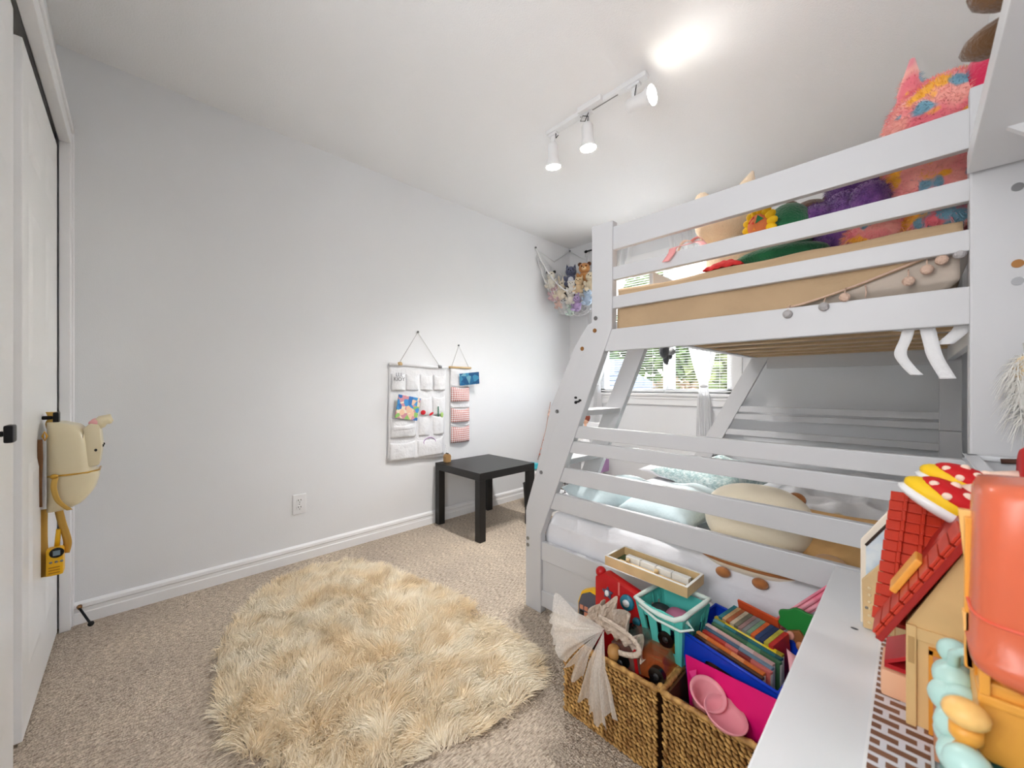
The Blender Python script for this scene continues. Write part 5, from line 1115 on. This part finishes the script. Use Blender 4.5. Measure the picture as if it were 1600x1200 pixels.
# main roof facing the camera, tile by tile
RA, RB = Vector((-.0275, .955, .824)), Vector((-.036, .80, .66)); RX = Vector((1, 0, 0)); dn = (RB-RA).normalized(); nr = RX.cross(dn); nr = nr if nr.z > 0 else -nr
MB().add([RA, RA+RX*.097, RB+RX*.105, RB], [(0, 1, 2, 3)]).build('roof_deck', RFD, th_, thick=.006, smooth=False)
MB().add([RA, RA+RX*.097, RA+RX*.097+Vector((0, .03, -.035)), RA+Vector((0, .03, -.035))], [(0, 1, 2, 3)]).build('back_roof', RFD, th_, thick=.006, smooth=False)
LEN = (RB-RA).length; NR = 12; NC = 4
tile_me = None
Rt = Matrix((RX, dn, nr)).transposed().to_4x4()
tm = MB().box(0, .0175, 0, LEN/NR*.95, .0, .004).box(.0175, .0222, 0, LEN/NR*1.0, 0, .0075)
proto = tm.build('roof_tile', RF, None, smooth=False, bevel=.0008, seg=1); pm = proto.data; bpy.data.objects.remove(proto)
for c_ in range(NC):
    for r in range(NR):
        o = bpy.data.objects.new('roof_tile', pm); COL.objects.link(o); o.parent = th_
        loc = RA+RX*(.0222*c_-.0085*r/NR)+dn*(LEN/NR*r)+nr*.004
        o.matrix_local = Matrix.Translation(loc-OFF[th_.name]) @ Rt @ Matrix.Rotation(.1, 4, 'X')
MB().prism([(-.03, .606), (-.004, .624), (-.004, .618), (-.03, .6)], 'y', .80, .875).build('awning', mat('awning_red', (186, 24, 34), .5), th_, smooth=False)
B(-.03, -.004, .80, .875, .596, .602).build('awning_edge', mat('awning_red', (186, 24, 34)), th_, smooth=False)
MB().box(-.034, -.004, .795, .87, .556, .594).build('window_box', mat('peach_plastic', (240, 186, 150), .5), th_, smooth=True, bevel=.004)
dr = MB().box(.018, .05, .752, .757, .555, .66).build('door', mat('terracotta', (196, 130, 92), .6), th_, smooth=False); MB().box(.014, .018, .749, .757, .555, .666).box(.014, .054, .749, .757, .66, .667).build('door_frame', mat('ochre_frame', (226, 150, 50), .5), dr, smooth=False)
MB().hexa([(.018, .70, .556), (.024, .70, .556), (.024, .75, .556), (.018, .75, .556), (.018, .748, .66), (.024, .748, .66), (.024, .754, .66), (.018, .754, .66)]).build('open_door', MATS['terracotta'], th_, smooth=False)
# ice-cream board
ib = thing('shop_board', 'pale wooden play shop board with a red sign and a white framed window', 'toy', (-.01, 1.03, .55))
MB().prism([(-.067, .5515), (-.069, .642), (-.03, .70), (.07, .70), (.07, .5515)], 'y', 1.0, 1.008).build('board', WOODT, ib, smooth=False, bevel=.002)
for x in (-.047, -.024, .0): B(x, x+.0015, .999, 1.0, .555, .64 if x < -.03 else .69).build('groove', mat('groove_tan', (196, 140, 90), .6), ib, smooth=False)
MB().prism([(-.072, .5515), (-.072, .712), (-.022, .795), (.03, .86), (.08, .80), (.08, .5515)], 'y', 1.02, 1.03).build('frame', mat('cream_frame', (244, 232, 214), .5), ib, smooth=False, bevel=.002)
MB().prism([(-.064, .60), (-.064, .705), (-.02, .775), (.03, .835), (.07, .79), (.07, .60)], 'y', 1.018, 1.02).build('window', mat('pale_blue_print', (206, 222, 234), .4, col2=(226, 236, 240), vs=40), ib, smooth=False)
MB().tube([(-.064, 1.016, .705), (-.02, 1.016, .775), (.03, 1.016, .835)], .0022, 6).build('window_line', mat('dark_line', (60, 44, 36), .6), ib)
MB().prism([(-.05, .585), (-.05, .612), (-.044, .617), (.03, .617), (.03, .58), (-.044, .58)], 'y', .9965, .9995).build('sign_border', mat('cream_sticker', (250, 238, 222), .5), ib, smooth=False)
sg_ = MB().prism([(-.046, .588), (-.046, .61), (-.043, .613), (.03, .613), (.03, .585), (-.043, .585)], 'y', .9945, .997).build('sign', mat('sign_red', (190, 20, 32), .5), ib, smooth=False)
text_mesh('Ice', .03, Matrix.Translation((-.017, .9935, .599)) @ Matrix.Rotation(PI/2, 4, 'X'), 'lettering', mat('cream_letter', (252, 240, 230), .5), sg_)
stc = MB().ell((-.022, .997, .655), (.017, .0022, .026), 18, 10).build('sticker', mat('cream_sticker', (250, 238, 222)), ib); MB().ell((-.022, .9955, .65), (.012, .002, .018), 16, 10).build('cone_print', mat('cone_tan', (222, 170, 100), .5), stc); MB().ell((-.031, .9945, .672), (.006, .002, .006), 12, 8).build('dark_spot', EYE, stc)
MB().ell((-.012, .994, .69), (.014, .006, .014), 14, 10).build('pink_scoop', mat('peach_scoop', (250, 206, 190), .5), ib)
MB().cyl((-.0618, .9995, .592), (-.0618, .998, .592), .0025, n=10).build('screw', CHROME, ib)
for k in range(6): MB().ell((-.058, .9995, .565+.013*k), (.003, .0008, .003), 8, 6).build('dot', mat('pale_dot', (236, 214, 170), .5), ib)
# white storage bin
wbn = thing('storage_bin', 'white translucent plastic bin on the cabinet beside the bed post', 'bin', (.14, 1.08, .55))
WB = mat('milky_plastic', (240, 242, 246), .35, trans=.15)
X0_, X1_, Y0_, Y1_ = .082, XR-.004, .915, 1.24
for a in ((X0_, X0_+.004, Y0_, Y1_), (X1_-.004, X1_, Y0_, Y1_), (X0_, X1_, Y0_, Y0_+.004), (X0_, X1_, Y1_-.004, Y1_)): B(*a, .552, .866).build('side', WB, wbn, smooth=False)
B(X0_, X1_, Y0_, Y1_, .5515, .556).build('bottom', WB, wbn, smooth=False)
MB().box(X0_-.008, X0_+.012, Y0_-.008, Y1_+.008, .862, .872).box(X1_-.01, X1_+.002, Y0_-.008, Y1_+.008, .862, .872).box(X0_-.008, X1_, Y0_-.008, Y0_+.012, .862, .872).box(X0_-.008, X1_, Y1_-.012, Y1_+.008, .862, .872).build('rim', WB, wbn, smooth=False, bevel=.003)['kind'] = 'stuff'
MB().tube([(X0_-.003, 1.06+.018*math.cos(a), .835+.01*math.sin(a)) for a in [2*PI*k/18 for k in range(18)]], .0016, 6, closed=True).build('embossed_handle', mat('pale_grey', (200, 206, 216), .5), wbn)
tag(B(.09, XR-.01, .93, 1.23, .557, .80).build('folded_cloth', mat('beige_cloth', (232, 226, 214), .9, bump=.4, bs=40), smooth=True, bevel=.02), 'folded beige cloth inside the white plastic bin', 'cloth')
tag(B(.135, .165, 1.12, 1.165, .802, .85).build('yellow_block', mat('bright_yellow', (246, 200, 20), .5), smooth=True, bevel=.008), 'bright yellow block on the cloth in the white plastic bin', 'toy')
tag(MB().cyl((.12, 1.225, .865), (.2, 1.215, .875), .005, n=10).build('brown_stick', mat('brown_stick', (92, 60, 48), .6)), 'brown stick lying across the far rim of the white bin', 'stick')
# dotted soft doll lying on the roof
DOTS = mat('dot_cream', (252, 226, 206), .7); RDC = mat('dress_red', (206, 18, 26), .7); YLC = mat('shoe_yellow', (252, 206, 30), .6)
dd_ = thing('dotted_doll', 'soft doll lying on the toy house roof with red dotted dress and yellow-toed shoes', 'doll', (.08, .9, .83))
def shoe(c, s_, tilt):
    R = Matrix(((.86, 0, .5), (0, 1, 0), (-.5, 0, .86))) @ Euler((0, tilt, 0)).to_matrix(); c = Vector(c)
    so_ = MB().ell(c+R @ Vector((0, 0, -.012*s_)), (.054*s_, .034*s_, .013*s_), 22, 10, R).build('sole', WHITEP, dd_)
    MB().ell(c, (.052*s_, .032*s_, .02*s_), 22, 12, R).build('toe_cap', YLC, dd_); up_ = MB().ell(c+R @ Vector((.006, 0, .011*s_)), (.045*s_, .0315*s_, .019*s_), 22, 12, R).build('upper', RDC, dd_)
    for ux, uy, uz in ((-.03, -.018, .016), (-.012, -.028, .011), (.004, -.022, .024), (.02, -.029, .012), (.03, -.016, .024), (-.012, -.01, .028), (.012, -.005, .03)):
        MB().ell(c+R @ Vector((.006+ux*s_, uy*s_, uz*s_)), (.0065*s_, .004*s_, .0055*s_), 10, 6, R).build('dot', DOTS, up_)
shoe((.034, .885, .838), 1.0, .05); shoe((.05, .92, .863), .9, -.12)
MB().tube([(.05, .89, .852), (.085, .895, .862), (.11, .9, .868)], [.012, .013, .014], 12).build('leg', DOTS, dd_); MB().tube([(.065, .92, .87), (.09, .918, .874), (.11, .91, .878)], [.012, .013, .014], 12).build('leg', DOTS, dd_)
dsk = MB().lathe([(.04, 0), (.044, .004), (.034, .05), (.018, .085), (0, .087)], (.105, .89, .884), 24, Euler((0, PI/2-.0, 0)).to_matrix()).build('dress', RDC, dd_)
for k in range(8):
    a = PI/2+(k-3.5)*.55; MB().ell((.125+.022*(k % 2), .89+.037*math.cos(a), .884+.037*math.sin(a)), (.007, .005, .005), 10, 6).build('dot', DOTS, dsk)
# castle tower toy with a coral tub, nearest the camera
CT = mat('cloud_mint', (190, 226, 218), .3); CTD = mat('sea_teal', (92, 156, 146), .4)
tw = thing('castle_toy', 'orange toy tower standing on a mint green cloud base at the cabinet edge', 'toy', (.085, .6, .55))
MB().prism([(.022, .5515), (.15, .5515), (.15, .655), (.022, .655)], 'y', .50, .72).build('base', CTD, tw, smooth=False, bevel=.008)
rnd = random.Random(9)
for k in range(13): MB().ell((.03+rnd.uniform(-.003, .005), .50+.018*k, .635+.018*(k % 3)+rnd.uniform(-.01, .02)*(k > 5)), rnd.uniform(.014, .019), 16, 10).build('cloud_puff', CT, tw)
for k in range(6): MB().ell((.034+rnd.uniform(-.004, .004), .62+.018*k, .685+rnd.uniform(-.012, .008)), rnd.uniform(.013, .017), 16, 10).build('cloud_puff', CT, tw)
for k in range(6): MB().ell((.05+.018*k, .515+rnd.uniform(0, .01), .645+rnd.uniform(-.01, .01)), rnd.uniform(.014, .02), 16, 10).build('cloud_puff', CT, tw)
MB().tube([(.03, .66, .68), (.032, .655, .715), (.04, .645, .725), (.048, .635, .715)], .005, 8).build('arch_rail', CT, tw)
B(.043, .15, .575, .66, .66, .735).build('wall', ORG, tw, smooth=False, bevel=.003)
B(.042, .15, .57, .664, .715, .724).build('ledge', ORG, tw, smooth=False, bevel=.002)
for k in range(4): B(.043+.028*k, .05+.028*k, .57, .58, .724, .785).build('post', ORG, tw, smooth=False, bevel=.001)
B(.041, .15, .58, .66, .735, .79).build('upper_wall', mat('toy_orange_deep', (214, 140, 40), .45), tw, smooth=False)
B(.036, .045, .60, .61, .73, .88).build('pole', ORG, tw, smooth=False, bevel=.001)
MB().prism([(.0325, .885), (.05, .885), (.05, .815), (.038, .815)], 'y', .612, .62).build('flag_panel', mat('pale_orange', (250, 200, 120), .4), tw, smooth=False)
MB().prism([(.0345, .785), (.05, .785), (.05, .73), (.038, .73)], 'y', .60, .61).build('flag_panel', mat('pale_orange', (250, 200, 120), .4), tw, smooth=False)
figo = thing('peg_figure', 'small orange toy figure on the mint cloud base', 'toy', (.034, .56, .67))
MB().lathe([(.012, 0), (.01, .012), (.006, .02), (.011, .026), (.011, .036), (0, .04)], (.034, .555, .66), 16).build('body', ORG, figo); MB().ell((.034, .555, .708), (.016, .016, .012), 16, 10).build('hat', mat('pale_orange', (250, 200, 120)), figo)
ct = thing('coral_tub', 'translucent coral plastic tub upside down on the orange toy tower', 'tub', (.1, .6, .79))
COR = mat('coral_translucent', (255, 132, 92), .25, trans=.3, alpha=.93)
def sq(r, z, n=40, pw=.45): return [(.1+r*math.copysign(abs(math.cos(2*PI*k/n))**pw, math.cos(2*PI*k/n)), .6+r*.9*math.copysign(abs(math.sin(2*PI*k/n))**pw, math.sin(2*PI*k/n)), z) for k in range(n)]
lv = [sq(.05, .742), sq(.062, .752), sq(.064, .766), sq(.0615, .768), sq(.0615, .80), sq(.06, .86), sq(.0585, .91), sq(.055, .92), sq(.03, .923)]
m_ = MB().add([p for r_ in lv for p in r_], [(i*40+k, i*40+(k+1) % 40, (i+1)*40+(k+1) % 40, (i+1)*40+k) for i in range(len(lv)-1) for k in range(40)]+[tuple(range(len(lv)*40-40, len(lv)*40))])
m_.build('shell', COR, ct, thick=.002); MB().tube(sq(.062, .80), .0015, 6, closed=True).build('band', mat('coral_dark', (236, 100, 72), .3), ct)
